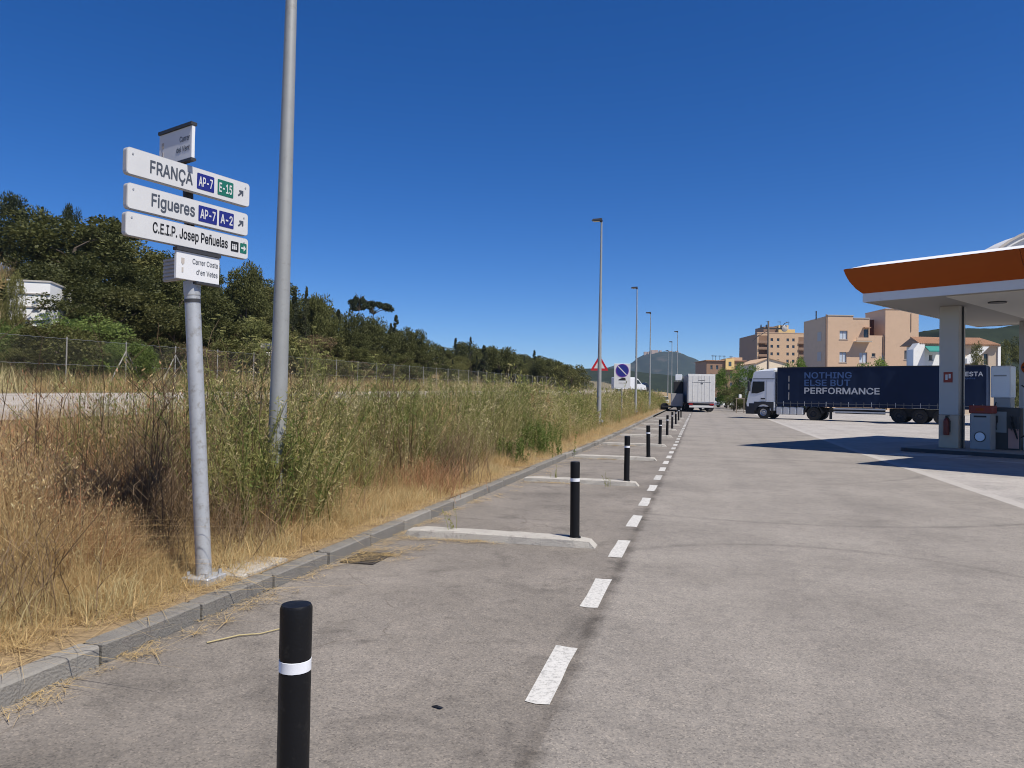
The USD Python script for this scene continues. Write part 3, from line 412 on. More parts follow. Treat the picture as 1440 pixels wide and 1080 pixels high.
# ------------------------------------------------------------------ petrol station
SA = math.radians(-34.5); S0 = np.array([5.55, 28.38, 0.0])
def st(x, y, z=0): return S0+np.array([math.cos(SA)*x-math.sin(SA)*y, math.sin(SA)*x+math.cos(SA)*y, z])
st_t = lambda name, label, cat, x, y, z=0, a=0, group=None: thing(name, label, cat, st(x, y, z), SA+a, group)
def canopy(t, X, Y, zb, trim=.3, fas=.85, over=.48, pale=True):
    part(t, 'soffit', MB().box(.04, X-.04, .04, Y-.04, zb+.03, zb+.10), M['soffit'])
    if pale: part(t, 'pale_soffit_panel', MB().box(2.5, X-.6, .55, Y-1.2, zb+.012, zb+.028), M['soffit2'])
    part(t, 'roof_deck', MB().box(.05, X-.05, .05, Y-.05, zb+.101, zb+trim+fas-.05), M['white_trim'])
    for (a, b_) in (((0, 0), (X, .04)), ((0, Y-.04), (X, Y)), ((0, .042), (.04, Y-.042)), ((X-.04, .042), (X, Y-.042))): part(t, 'white_trim', MB().box(a[0], b_[0], a[1], b_[1], zb, zb+trim), M['white_trim'])
    prof = [(0.0, 0), (.17, .2), (.33, .5), (.42, .76), (over, 1.0)]
    rings = [np.array([(-o, -o), (X+o, -o), (X+o, Y+o), (-o, Y+o)]) for o, _ in prof]
    for k in range(4):
        a0, a1 = k, (k+1) % 4; L = np.linalg.norm(rings[0][a1]-rings[0][a0]); n = max(1, round(L/4.6))
        for q in range(n):                                               # fascia panel by panel with narrow joints
            u0, u1 = q/n+.012/L*(q > 0), (q+1)/n
            V, F = [], []
            for (o, zf), R in zip(prof, rings):
                for u_ in (u0, u1): V.append((*(R[a0]*(1-u_)+R[a1]*u_), zb+trim+.002+zf*fas))
            for i in range(len(prof)-1): F.append((2*i, 2*i+1, 2*i+3, 2*i+2))
            V2 = [(x, y_, z) for x, y_, z in V]
            part(t, 'fascia_panel', (np.array(V2), np.array(F)), M['orange'], 60)
    part(t, 'roof_edge', MB().box(-over+.02, X+over-.02, -over+.02, Y+over-.02, zb+trim+fas+.0, zb+trim+fas+.02), M['orange'])
    z0 = zb+trim+fas+.021; part(t, 'parapet_cap', MB().hull([(x_, y_, z_) for e, z_ in ((.3, z0), (.3, z0+.03), (-.2, z0+.20)) for x_ in (-e, X+e) for y_ in (-e, Y+e)]), M['parapet'])
cn = st_t('station_canopy', 'petrol station canopy with orange slanted fascia and white trim, on two grey columns', 'canopy', 0, 0)
canopy(cn, 15, 12, 5.3)
for (x, y_) in ((1.72, 3.55), (2.35, 10.9)):
    cw = .33
    part(cn, 'column', MB().box(x-cw, x+cw, y_-cw, y_+cw, 1.35, 5.33, .02), M['column'])
    part(cn, 'column_plinth', MB().box(x-cw-.004, x+cw+.004, y_-cw-.004, y_+cw+.004, .14, 1.348, .02), M['column_low'])
    part(cn, 'drain_pipe', MB().tube([(x+cw+.035, y_-cw+.3, .15), (x+cw+.035, y_-cw+.3, 5.3)], .03, 10), M['dark_metal'], 40)
    part(cn, 'soffit_lamp', MB().lathe([(.28, 5.31), (.28, 5.27), (.0, 5.26)], 20, (x+1.6, y_-.6, 0)), M['dark_metal'])
cn2 = thing('station_canopy', 'second taller orange canopy of the petrol station, right of the picture edge', 'canopy', (8.75, 21.0, 0), SA)
canopy(cn2, 12, 5.6, 5.75, pale=False)
part(cn2, 'column', MB().box(6, 6.7, 2.4, 3.1, 0, 5.78, .02), M['column']); part(cn2, 'column', MB().box(10.6, 11.3, 2.4, 3.1, 0, 5.78, .02), M['column'])
isl = st_t('pump_island', 'raised concrete island with dark kerb under the station canopy', 'traffic island', 0, 0)
part(isl, 'kerb', MB().flat(sg.box(.9, 2.3, 4.6, 13).buffer(.45, quad_segs=6), .0, .13), M['dark_metal']); part(isl, 'paving', MB().flat(sg.box(.95, 2.35, 4.55, 12.95).buffer(.38, quad_segs=6), .131, .15), M['island'])
# low grey cabinet
def kiosk():
    t = st_t('service_cabinet', 'grey air and water cabinet with red header and round white badge beside the front column', 'cabinet', 2.72, 3.55, .15, -.05)
    part(t, 'body', MB().box(-.33, .33, -.25, .25, 0, 1.28, .02), M['pump_grey']); part(t, 'header', MB().box(-.36, .36, -.27, .27, 1.282, 1.56, .02), M['dull_red'])
    part(t, 'lettering', MB().text('AIRE', .1, 0, 1.37, -.272, .004, True, .9, center=True), M['orange'])
    part(t, 'display', MB().box(-.2, .2, -.256, -.251, 1.14, 1.2), M['ink_black'])
    part(t, 'badge_ring', MB().lathe([(.0, 0), (.19, 0), (.19, .01), (0, .01)], 24, (0, -.262, .45), 'y'), M['pump_dark']); part(t, 'badge', MB().lathe([(.0, 0), (.155, 0), (.155, .006), (0, .006)], 24, (0, -.27, .45), 'y'), M['pump_white'])
    part(t, 'plinth', MB().box(-.36, .36, -.28, .28, -.03, -.002), M['island'])
kiosk()
def pump():
    t = st_t('fuel_pump', 'tall fuel pump with white display box, dark body, pink panel and looped hoses', 'fuel pump', 3.28, 4.5, .15, .0)
    part(t, 'body', MB().box(-.42, .42, -.3, .3, 0, 1.5, .02), M['pump_dark']); part(t, 'front_panel', MB().box(.05, .38, -.312, -.302, .05, .75, .004), M['pump_pink']); part(t, 'nozzle_panel', MB().box(-.4, .0, -.31, -.302, .6, 1.35, .004), M['pump_grey'])
    part(t, 'neck', MB().box(-.42, .1, -.26, .26, 1.502, 1.85, .01), M['pump_grey']); part(t, 'display_box', MB().box(-.5, .12, -.32, .32, 1.852, 3.0, .03), M['pump_white']); part(t, 'screen', MB().box(-.4, .0, -.332, -.322, 2.62, 2.67), M['pump_grey'])
    part(t, 'side_post', MB().box(.46, .62, -.1, .1, .0, 2.35, .01), M['pump_white'])
    for x, s in ((-.3, -1), (.16, 1), (.36, 1)):
        nz = part(t, 'nozzle', MB().box(x-.04, x+.04, -.37, -.313, .95, 1.2, .01).tube([(x, -.35, 1.0), (x, -.40, .82), (x, -.36, .7)], .02, 8), M['pump_dark'])
    th = np.linspace(0, 1, 18)
    part(t, 'hose', MB().tube(np.stack([-.3+th*.0-.35*np.sin(th*PI), -.4+0*th, 1.0-.85*np.sin(th*PI)**.8*1.0+th*.7], 1), .02, 8), M['hose'], 60)
    part(t, 'hose', MB().tube(np.stack([.45+.42*np.sin(th*PI)**.7, -.3+0*th, .45+th*1.85], 1), .022, 8), M['hose'], 60)
    part(t, 'hose', MB().tube(np.stack([.16+.2*np.sin(th*PI), -.4+0*th, 1.0-.7*np.sin(th*PI)+th*.2], 1), .02, 8), M['hose'], 60)
pump()
fx = st_t('fire_extinguisher', 'dark red fire extinguisher hanging on the beige foot of the front column', 'fire extinguisher', 1.68, 3.12, .62)
part(fx, 'cylinder', MB().lathe([(0, 0), (.085, 0), (.1, .02), (.1, .5), (.07, .58), (.03, .62), (0, .62)], 18), M['dark_red'], 40); part(fx, 'valve', MB().box(-.03, .03, -.03, .03, .62, .7).box(-.02, .11, -.015, .015, .68, .71), M['ink_black']); part(fx, 'hose', MB().tube([(.05, -.03, .66), (.15, -.05, .5), (.13, -.06, .2)], .014, 6), M['hose']); part(fx, 'bracket', MB().box(-.11, .11, .06, .1, .1, .5), M['dark_metal'])
fs = st_t('fire_sign', 'small red and white fire extinguisher sign on the front column', 'sign', 1.70, 3.212, 2.72)
part(fs, 'plate', MB().box(-.15, .15, -.008, 0, -.19, .19), M['dull_red']); part(fs, 'pictogram', MB().prism(sg.box(-.09, -.1, -.01, .1), -.012, -.009).prism(sg.box(.02, -.04, .09, .12), -.012, -.009), M['sign_white'])
rb = st_t('round_badge', 'round orange and black badge on the rear station column', 'sign', 2.4, 10.56, 3.35)
part(rb, 'disc', MB().lathe([(0, 0), (.3, 0), (.3, .02), (0, .02)], 28, (0, -.02, 0), 'y'), M['orange']); part(rb, 'stripe', MB().box(-.25, .25, -.026, -.021, -.05, .05), M['ink_black'])
# white vaulted roof behind the canopy, on posts
q = at(1522, 560, 50); ah = thing('vaulted_roof', 'white vaulted roof rising behind the right end of the orange canopy', 'roof', (q[0], q[1], 0), YAW)
an = np.linspace(0, PI, 25); arc = lambda r_, h_: [(r_*math.cos(a), 9.6+h_*math.sin(a)) for a in an]
part(ah, 'vault', MB().prism(sg.Polygon(arc(7, 4.5)+arc(6.75, 4.2)[::-1]), 0, 2.6), M['white_trim']); part(ah, 'gable_sheet', MB().prism(sg.Polygon(arc(6.74, 4.19)), .3, .36), M['parapet'])
part(ah, 'vault_rim', MB().prism(sg.Polygon(arc(7.15, 4.65)+arc(7.005, 4.505)[::-1]), -.12, 0), M['shutter'])
for x in (-1.4, 6.5):
    for y_ in (.5, 2.1): part(ah, 'post', MB().tube([(x, y_, 0), (x, y_, 9.62)], .16, 12), M['galv'], 40)
# ------------------------------------------------------------------ articulated lorry (local: cab at x = 0 pointing to -x, side facing -y)
def wheel(t, x, y, r, w, name='wheel', rim=M['rim'], side=-1):
    wh = part(t, name, MB().lathe([(r*.55, -w/2), (r*.93, -w/2), (r, -w/2+.04), (r, w/2-.04), (r*.93, w/2), (r*.55, w/2)], 26, (x, y, r), 'y'), M['tyre'], 40)
    part(wh, 'rim', MB().lathe([(0, -.02), (.10, -.05), (.13, 0), (r*.36, .03), (r*.5, -.02), (r*.57, -.04), (r*.57, .06), (0, .08)], 22, (x, y+side*(w/2-.05), r), 'y'), rim, 40)
tq = at(1081, 589, 62.5); TA = YAW-math.radians(38); tz = float(rise(tq[1]))
tr = thing('articulated_lorry', 'white cabbed articulated lorry with dark blue curtain trailer parked across the forecourt', 'lorry', (tq[0], tq[1], tz), TA, scale=1.06)
XF, XD, XT0, XT1 = 0.0, 3.75, 1.05, 14.75
yN, yF = -1.24, 1.24
cab = sg.Polygon([(-1.32, .95), (-1.36, 1.2), (-1.25, 1.75), (-1.02, 2.75), (-.93, 3.05), (-.80, 3.62), (-.62, 3.72), (.70, 3.78), (.86, 3.7), (.86, 1.12), (.45, 1.12), (.45, .95)])
part(tr, 'cab', MB().prism(cab, yN+.02, yF-.02), M['cab_white'], 30)
part(tr, 'roof_spoiler', MB().hull([(-.72, -1.15, 3.72), (.82, -1.2, 3.78), (-.72, 1.15, 3.72), (.82, 1.2, 3.78), (-.3, -1.05, 3.82), (.8, -1.12, 3.98), (-.3, 1.05, 3.82), (.8, 1.12, 3.98)]), M['cab_white'])
part(tr, 'roof_gutter', MB().box(-.84, .84, yN+.008, yN+.019, 3.10, 3.16), M['cab_dark'])
part(tr, 'side_window', MB().prism(sg.Polygon([(-.98, 1.98), (-.86, 2.92), (.06, 2.92), (.06, 2.18), (-.5, 1.98)]), yN+.006, yN+.018), M['glass'])
part(tr, 'windscreen', MB().hull([(-1.17, -1.1, 2.2), (-1.17, 1.1, 2.2), (-.99, -1.1, 3.02), (-.99, 1.1, 3.02), (-1.2, -1.1, 2.2), (-1.2, 1.1, 2.2), (-1.02, -1.1, 3.02), (-1.02, 1.1, 3.02)]), M['glass'])
part(tr, 'sun_visor', MB().box(-1.22, -.9, -1.12, 1.12, 3.05, 3.16, .02), M['cab_dark'])
part(tr, 'door_line', MB().box(-.22, .20, yN+.010, yN+.018, 1.36, 1.385).box(.19, .205, yN+.010, yN+.018, 1.4, 3.0), M['cab_dark']); part(tr, 'door_handle', MB().box(-.22, .12, yN-.02, yN+.016, 1.52, 1.62, .01), M['cab_dark'])
part(tr, 'front_bumper', MB().hull([(-1.42, -1.2, .35), (-1.42, 1.2, .35), (-1.44, -1.2, 1.2), (-1.44, 1.2, 1.2), (-.75, -1.25, .35), (-.75, 1.25, .35), (-.75, -1.25, 1.2), (-.75, 1.25, 1.2)]), M['cab_dark'])
part(tr, 'wheel_arch', MB().prism(sg.box(-.75, .62, .8, 1.32).difference(sg.Point(0, .5).buffer(.62)), yN-.012, yN+.5), M['cab_dark']); part(tr, 'cab_step', MB().box(.50, .86, yN-.004, yN+.4, .66, 1.30, .02), M['cab_white'])
for s in (-1.0, .86): part(tr, 'headlight', MB().box(-1.47, -1.1, s*1.0-.14, s*1.0+.34 if s > 0 else s*1.0+.2, .72, .94, .03), M['lamp_glass'])
part(tr, 'mirror', MB().box(-1.2, -1.02, yN-.28, yN-.06, 2.15, 2.95, .03), M['cab_dark'])
wheel(tr, XF, yN+.17, .5, .33); wheel(tr, XF, yF-.17, .5, .33, side=1); wheel(tr, XD, yN+.32, .5, .62, rim=M['chassis']); wheel(tr, XD, yF-.32, .5, .62, side=1)
part(tr, 'chassis', MB().box(-.9, 4.9, -.45, .45, .62, .95), M['chassis'])
for k in range(4): part(tr, 'fuel_tank', MB().box(.98+k*.52, .98+k*.52+.49, yN-.02, yN+.55, .36, .98, .07), M['tank'])
part(tr, 'rear_mudguard', MB().prism(sg.Point(XD, .5).buffer(.68).difference(sg.Point(XD, .5).buffer(.6)).intersection(sg.box(XD-.8, .55, XD+.8, 1.3)), yN+.02, yN+.62), M['chassis'])
part(tr, 'catwalk', MB().box(.9, 2.6, -.9, .9, .98, 1.03), M['chassis'])
# trailer
part(tr, 'trailer_floor', MB().box(XT0, XT1, -1.2, 1.2, 1.02, 1.2), M['chassis'])
n = 60; xs = np.linspace(XT0+.03, XT1-.03, n); V = []
for x in xs:
    w = .02*math.sin(x*4.8)+.012*math.sin(x*11.3+1)+.008*math.sin(x*23)
    V += [(x, yN-.005, 1.02), (x, yN+.0+w*.5, 1.6), (x, yN+.005+w, 2.5), (x, yN+w*.5, 3.5), (x, yN-.002, 3.93)]
part(tr, 'curtain', (np.array(V), np.array([(k*5+j, (k+1)*5+j, (k+1)*5+j+1, k*5+j+1) for k in range(n-1) for j in range(4)])), M['curtain'], True)
part(tr, 'far_curtain', MB().box(XT0+.03, XT1-.03, yF-.03, yF, 1.02, 3.93), M['curtain'])
part(tr, 'trailer_roof', MB().box(XT0, XT1, yN-.02, yF+.02, 3.932, 4.02, .02), M['curtain_top']); part(tr, 'front_wall', MB().box(XT0-.01, XT0+.04, yN+.01, yF-.01, 1.2, 3.93), M['box_dark']); part(tr, 'rear_door', MB().box(XT1-.03, XT1+.02, yN, yF, 1.0, 3.93), M['curtain'])
part(tr, 'side_rail', MB().box(XT0+.03, XT1-.03, yN-.03, yN-.008, 1.235, 1.275), M['box_dark'])
for k in range(26): part(tr, 'curtain_strap', MB().box(XT0+.5+k*.52, XT0+.53+k*.52, yN-.035, yN-.01, 1.06, 1.40), M['box_dark' if k % 3 else 'let_grey'])
part(tr, 'side_guard', MB().box(5.2, 8.7, yN+.02, yN+.06, .62, .72).box(5.2, 8.7, yN+.02, yN+.06, .86, .96), M['tank']); part(tr, 'pallet_box', MB().box(5.3, 8.6, yN+.1, yN+.6, .55, 1.0), M['chassis'])
for x in (4.95,): part(tr, 'landing_leg', MB().box(x-.08, x+.08, yN+.15, yN+.32, .12, 1.02), M['chassis'])
for x in (9.55, 10.86, 12.17): wheel(tr, x, yN+.22, .5, .42, rim=M['chassis']); wheel(tr, x, yF-.22, .5, .42, rim=M['chassis'], side=1)
part(tr, 'axle_beam', MB().box(8.9, 13.2, -.9, .9, .45, 1.0), M['chassis']); part(tr, 'tail_light', MB().box(XT1+.02, XT1+.05, yN+.05, yN+.45, .8, .95), M['tail_red'])
for txt, z, mm in (('NOTHING', 3.16, 'let_blue'), ('ELSE BUT', 2.60, 'let_blue'), ('PERFORMANCE', 2.00, 'let_grey')):
    part(tr, 'lettering', MB().text(txt, .44, 3.1, z, yN-.024, .004, True, 1.17), M[mm])
part(tr, 'lettering', MB().text('KRESTA', .28, 13.05, 3.28, yN-.022, .004, True, 1.05), M['let_grey']); part(tr, 'lettering', MB().text('logistics', .11, 13.45, 3.08, yN-.022, .004, False, 1.2), M['let_blue'])
part(tr, 'vertical_mark', MB().box(1.92, 1.97, yN-.03, yN-.015, 2.9, 3.35).box(1.92, 1.97, yN-.03, yN-.015, 2.3, 2.75).box(1.92, 1.97, yN-.03, yN-.015, 1.5, 2.1), M['box_grey'])

# ------------------------------------------------------------------ box lorry and parked lorry ahead
q = at(986, 579.5, 81); bz = float(rise(q[1]))
bt = thing('box_lorry', 'white box lorry seen from behind, driving away on the road', 'lorry', (q[0], q[1], bz), math.radians(5.5))
part(bt, 'cargo_box', MB().box(-1.42, 1.42, .06, 8.2, 1.02, 4.15, .03), M['box_dark']); part(bt, 'rear_frame', MB().box(-1.45, 1.45, -.02, .055, 1.0, 4.18).box(-1.45, 1.45, -.0, .05, .98, 1.0), M['box_white'])
for s in (-1, 1): part(bt, 'rear_door', MB().box(min(.01*s, 1.38*s), max(.01*s, 1.38*s), -.06, -.022, 1.12, 4.05, .01), M['box_white'])
for x in (-.9, -.35, .35, .9): part(bt, 'lock_rod', MB().tube([(x, -.075, 1.15), (x, -.075, 4.0)], .012, 6), M['box_white'])
part(bt, 'emblem', MB().box(-.38, .38, -.066, -.0605, 3.45, 3.52).box(-1.0, 1.0, -.066, -.0605, 3.22, 3.27).box(-.1, .15, -.066, -.0605, 3.05, 3.2), M['box_dark'])
part(bt, 'bumper', MB().box(-1.3, 1.3, -.1, .1, .5, .72, .02), M['box_white']); part(bt, 'under_run', MB().box(-1.3, 1.3, .12, .6, .72, 1.0), M['chassis'])
for s in (-1, 1): part(bt, 'tail_light', MB().box(s*1.12-.22, s*1.12+.22, -.13, -.1, .78, .94), M['tail_red']); wheel(bt, s*1.08, 2.2, .5, .5, rim=M['chassis'])
for ch in bt.GetChildren():
    pass
part(bt, 'cab', MB().box(-1.25, 1.25, 8.5, 10.4, .6, 3.3, .08), M['cab_white']); part(bt, 'chassis', MB().box(-.5, .5, .2, 10, .6, .95), M['chassis'])
for s in (-1, 1): wheel(bt, s*1.08, 9.3, .5, .35)
q = at(948, 578, 84); pz = float(rise(q[1]))
pk = thing('parked_lorry', 'dark lorry with low grey tail box parked in the bays beside the verge', 'lorry', (q[0]-.25, q[1], pz), math.radians(2))
part(pk, 'tail_box', MB().box(-.1, 1.2, 0, 3.4, .55, 2.0, .03), M['box_grey']); part(pk, 'flat_bed', MB().box(-1.15, 1.2, .1, 5.5, .45, .6), M['chassis']); part(pk, 'cab', MB().box(.15, 1.25, 4.4, 6.4, .6, 3.5, .08), M['chassis']); part(pk, 'roof_box', MB().box(.35, 1.15, 4.6, 5.6, 3.6, 4.3, .04), M['cab_white']); part(pk, 'bumper', MB().box(-1.1, 1.2, -.12, -.005, .42, .56), M['chassis'])
for s in (-.85, .95): wheel(pk, s, 1.2, .45, .4, rim=M['chassis']); wheel(pk, s, 5.6, .45, .4, rim=M['chassis'])
for s in (-.95, 1.05): part(pk, 'mudflap', MB().box(s-.25, s+.25, .3, .33, .12, .5), M['chassis'])

# ------------------------------------------------------------------ cars far off
def car(label, loc, rot, m, tall=1.45, L=4.2, group=None):
    t = thing('car', label, 'car', loc, rot, group); W = .86; h = tall
    lower = sg.Polygon([(0, .35), (0, .75), (.25, .86), (1.2, .95), (L-.3, .95), (L, .8), (L, .35)])
    part(t, 'body', MB().prism(lower, -W, W), m, 30); part(t, 'cabin', MB().hull([(.95, -W+.05, .95), (L-.15, -W+.05, .95), (1.65, -W+.16, h), (L-.7, -W+.16, h), (.95, W-.05, .95), (L-.15, W-.05, .95), (1.65, W-.16, h), (L-.7, W-.16, h)]), M['glass'])
    part(t, 'roof', MB().hull([(1.6, -W+.15, h-.02), (L-.66, -W+.15, h-.02), (1.8, -W+.2, h+.05), (L-.8, -W+.2, h+.05), (1.6, W-.15, h-.02), (L-.66, W-.15, h-.02), (1.8, W-.2, h+.05), (L-.8, W-.2, h+.05)]), m)
    for x in (.8, L-.85):
        for s in (-1, 1): wheel(t, x, s*(W-.1), .32, .22)
    for s in (-1, 1): part(t, 'headlight', MB().box(-.02, .05, s*.6-.16, s*.6+.16, .62, .76), M['lamp_glass']); part(t, 'tail_light', MB().box(L-.03, L+.02, s*.62-.14, s*.62+.14, .68, .85), M['tail_red'])
    return t
def lane(px, d): p = at(px, 545, d); return (p[0], p[1])
def onroad(px, d): x, y_ = lane(px, d); return (x, y_, float(zleft(x, y_)) if x < -10.4 else float(rise(y_)))
car('white car parked right of the white box lorry, far down the road', onroad(1010, 112), YAW+.5, M['cab_white'])
car('silver car half hidden behind the white box lorry and the green trees', onroad(1003, 124), YAW+1.2, M['box_grey'])
car('white car on the upper left road just left of the grey parked lorry', onroad(934, 128), YAW+1.4, M['cab_white'])
car('small white car on the upper left road right of the dark van', onroad(908, 135), YAW+.4, M['cab_white'])
q = onroad(893, 130); car('dark van on the upper left road behind the third street lamp', q, YAW+.2, M['cab_dark'], 1.75, 2.6)
q = onroad(861, 120); vn = thing('delivery_van', 'white delivery van partly hidden by the no parking sign', 'van', q, YAW+.06)
part(vn, 'cargo_body', MB().box(.0, 3.6, -.95, .95, .45, 2.4, .1), M['cab_white']); part(vn, 'cab', MB().prism(sg.Polygon([(3.6, .45), (3.6, 2.3), (4.0, 2.2), (4.7, 1.35), (5.3, 1.1), (5.4, .45)]), -.92, .92), M['cab_white']); part(vn, 'window', MB().prism(sg.Polygon([(3.75, 1.4), (3.75, 2.0), (4.05, 2.0), (4.5, 1.4)]), -.935, -.925), M['glass'])
for x in (.9, 4.5): wheel(vn, x, -.8, .34, .24); wheel(vn, x, .8, .34, .24, side=1)

# ------------------------------------------------------------------ roadside signs
q = at(843, 513, 46); gz = float(verge(np.array(-6.4), np.array(q[1])))
ts = thing('warning_sign', 'red bordered triangular warning sign behind the second street lamp', 'sign', (q[0], q[1], q[2]), YAW-.05)
tri = sg.Polygon([(-.50, -.32), (.50, -.32), (0, .54)]).buffer(.04)
part(ts, 'plate', MB().prism(tri, .003, .03), M['ink_red']); part(ts, 'face', MB().prism(sg.Polygon([(-.34, -.22), (.34, -.22), (0, .37)]), -.002, .002), M['sign_white']); part(ts, 'pictogram', MB().prism(sg.Polygon([(-.05, -.14), (.06, -.14), (.09, .02), (0, .18), (-.06, .02)]), -.006, -.0025), M['ink_black']); part(ts, 'pole', MB().tube([(0, .05, -q[2]+gz-.2), (0, .05, .45)], .03, 10), M['galv'])
d_ = 50.0; q = at(875, 528, d_); gz = .3
ns = thing('no_parking_sign', 'white board with blue and purple no parking disc and tow symbol on a thin post', 'sign', (q[0], q[1], q[2]), YAW+.05)
part(ns, 'board', MB().box(-.56, .56, 0, .03, -.85, .8, .01), M['sign_white']); part(ns, 'disc', MB().lathe([(0, 0), (.44, 0), (.44, .006), (0, .006)], 30, (0, -.008, .33), 'y'), M['ink_blue']); part(ns, 'disc_rim', MB().lathe([(.40, -.004), (.45, -.004), (.45, .0), (.40, .0)], 30, (0, -.010, .33), 'y'), simple('sign_purple', (.12, .03, .25), .5)); part(ns, 'slash', MB().prism(sa.rotate(sg.box(-.40, .30, .40, .36), -45, origin=(0, .33)), -.014, -.011), M['sign_white'])
part(ns, 'tow_pictogram', MB().prism(sg.Polygon([(-.26, -.34), (-.24, -.27), (-.12, -.22), (-.02, -.16), (.2, -.16), (.24, -.22), (.24, -.34)]), -.004, -.0005), M['ink_black']); part(ns, 'lettering', MB().text('GRUA', .12, 0, -.58, -.0005, .003, True, 1.0, center=True), M['box_grey'])
part(ns, 'post', MB().tube([(0, .05, -q[2]+gz), (0, .05, .6)], .04, 10), M['post'])

# ------------------------------------------------------------------ buildings (local x to the right along the front, -y to the viewer)
def front(px, py_base, d, zb=None):
    p = at(px, 560, d); return np.array([p[0], p[1], (float(rise(p[1])) if zb is None else zb)])
def wall(t, x0, x1, z0, z1, y0, depth, holes, m, name='wall', poly=None):
    pg = poly if poly is not None else sg.box(x0, z0, x1, z1)
    for h in holes: pg = pg.difference(sg.box(h[0], h[2], h[1], h[3]))
    return part(t, name, MB().prism(pg, y0, y0+depth), m)
def window(t, x0, x1, z0, z1, y, fm, pm, mull=True, deep=.18, sill=True):
    w = part(t, 'window', MB().box(x0, x1, y+deep, y+deep+.05, z0, z1), pm)
    f = .07*max(.6, (x1-x0)/1.2)
    b = MB().box(x0, x0+f, y+deep-.05, y+deep-.002, z0, z1).box(x1-f, x1, y+deep-.05, y+deep-.002, z0, z1).box(x0+f, x1-f, y+deep-.05, y+deep-.002, z1-f, z1).box(x0+f, x1-f, y+deep-.05, y+deep-.002, z0, z0+f)
    if mull: b.box((x0+x1)/2-f/2, (x0+x1)/2+f/2, y+deep-.045, y+deep-.003, z0+f, z1-f)
    part(w, 'frame', b, fm)
    if sill: part(w, 'sill', MB().box(x0-.08, x1+.08, y-.06, y+deep-.06, z0-.08, z0-.002), fm)
sc = FPX/110
def zof(y, px=1220): return EYE+(558+.016*(px-720)-y+0.0)/sc
pb = thing('peach_building', 'peach rendered block with stepped roofline and square tower behind the lorry', 'building', front(1163, 560, 110, 0), YAW)
X = lambda px: (px-1163)/sc
wins = [(1180, 1191, 478, 466, 'curtain_pane'), (1180, 1190, 510.5, 496, 'curtain_pane'), (1208, 1219, 511, 496, 'curtain_pane'), (1239.5, 1250, 511, 496, 'curtain_pane')]
zt1, zt2, zt3, zt4 = zof(445), zof(448.5), zof(472), zof(435)
hs = [(X(a), X(b_), zof(c), zof(d)) for a, b_, c, d, _ in wins]; hs2 = (X(1214), X(1221), zof(478), zof(463)); hs3 = (X(1225.5), X(1230.5), zof(502), zof(497)); hs4 = (X(1270), X(1276), zof(505.5), zof(492.5))
outline = sg.Polygon([(0, 0), (0, zt1), (X(1199), zt1), (X(1199), zt2), (X(1222), zt2), (X(1222), zt3), (X(1243), zt3), (X(1243), 0)])
wall(pb, 0, 0, 0, 0, 0, .35, hs+[hs2, hs3], M['peach'], 'front_wall', outline)
part(pb, 'main_block', MB().box(.02, X(1222), .36, 9, 0, zt2-.3), M['peach']); part(pb, 'lower_block', MB().box(X(1222)+.002, X(1243), .36, 3.0, 0, zt3-.6), M['peach'])
part(pb, 'side_wall', MB().box(-.002, .018, .36, 9, 0, zt1-.02), M['peach']); part(pb, 'stair_wall', MB().box(X(1222)+.01, X(1243)-.01, 3.2, 3.4, zt3-.6, zt2+.2), M['redroof'])
wall(pb, X(1243)+.002, X(1290), 0, zt4, -.25, .35, [hs4], M['peach'], 'tower_front'); part(pb, 'tower', MB().box(X(1243)+.002, X(1290), .101, 6, 0, zt4), M['peach'])
for (x0, x1, z) in ((-.06, X(1199)+.05, zt1), (X(1199)+.06, X(1222), zt2)): part(pb, 'roof_coping', MB().box(x0, x1, -.08, .45, z+.001, z+.12), M['shutter'])
part(pb, 'tower_coping', MB().box(X(1243)-.05, X(1290)+.05, -.32, 6.05, zt4+.001, zt4+.1), M['peach2'])
part(pb, 'down_pipe', MB().tube([(-.18, .1, 0), (-.18, .1, zt1+.2)], .09, 8), M['brown_render']); part(pb, 'chimney_pipe', MB().tube([(-.9, 2, zt1-.4), (-.9, 2, zt1+.9)], .1, 8), M['dark_metal'])
for (a, b_, c, d, pm) in wins: window(pb, X(a), X(b_), zof(c), zof(d), 0, M['shutter'], M[pm])
window(pb, *hs2, 0, M['shutter'], M['glass'], False, sill=False); window(pb, *hs3, 0, M['shutter'], M['glass'], False); window(pb, *hs4, -.25, M['shutter'], M['glass'])
part(pb, 'balcony', MB().box(X(1200), X(1222)-.02, -.95, -.002, zof(482), zof(481)+.05), M['cream']); part(pb, 'balcony_parapet', MB().box(X(1200), X(1222)-.02, -1.0, -.9, zof(481)+.06, zof(476)), M['peach']); part(pb, 'door_hood', MB().box(X(1212.5), X(1222)-.1, -.7, -.002, zof(462)-.02, zof(461)), M['tile'])
part(pb, 'wall_pipe', MB().tube([(X(1241), -.05, zof(500)), (X(1241), -.05, zof(473))], .06, 6), M['brown_render']); part(pb, 'tower_pipe', MB().tube([(X(1279), -.3, zof(466)), (X(1279), -.3, zof(440))], .04, 6), M['brown_render'])
for x0, x1, z0 in ((-.002, .0, zof(508)),): part(pb, 'side_window', MB().box(-.03, -.004, 2.2, 3.6, zof(508), zof(495)).box(-.03, -.004, 2.2, 3.6, zof(479), zof(466)), M['shutter'])

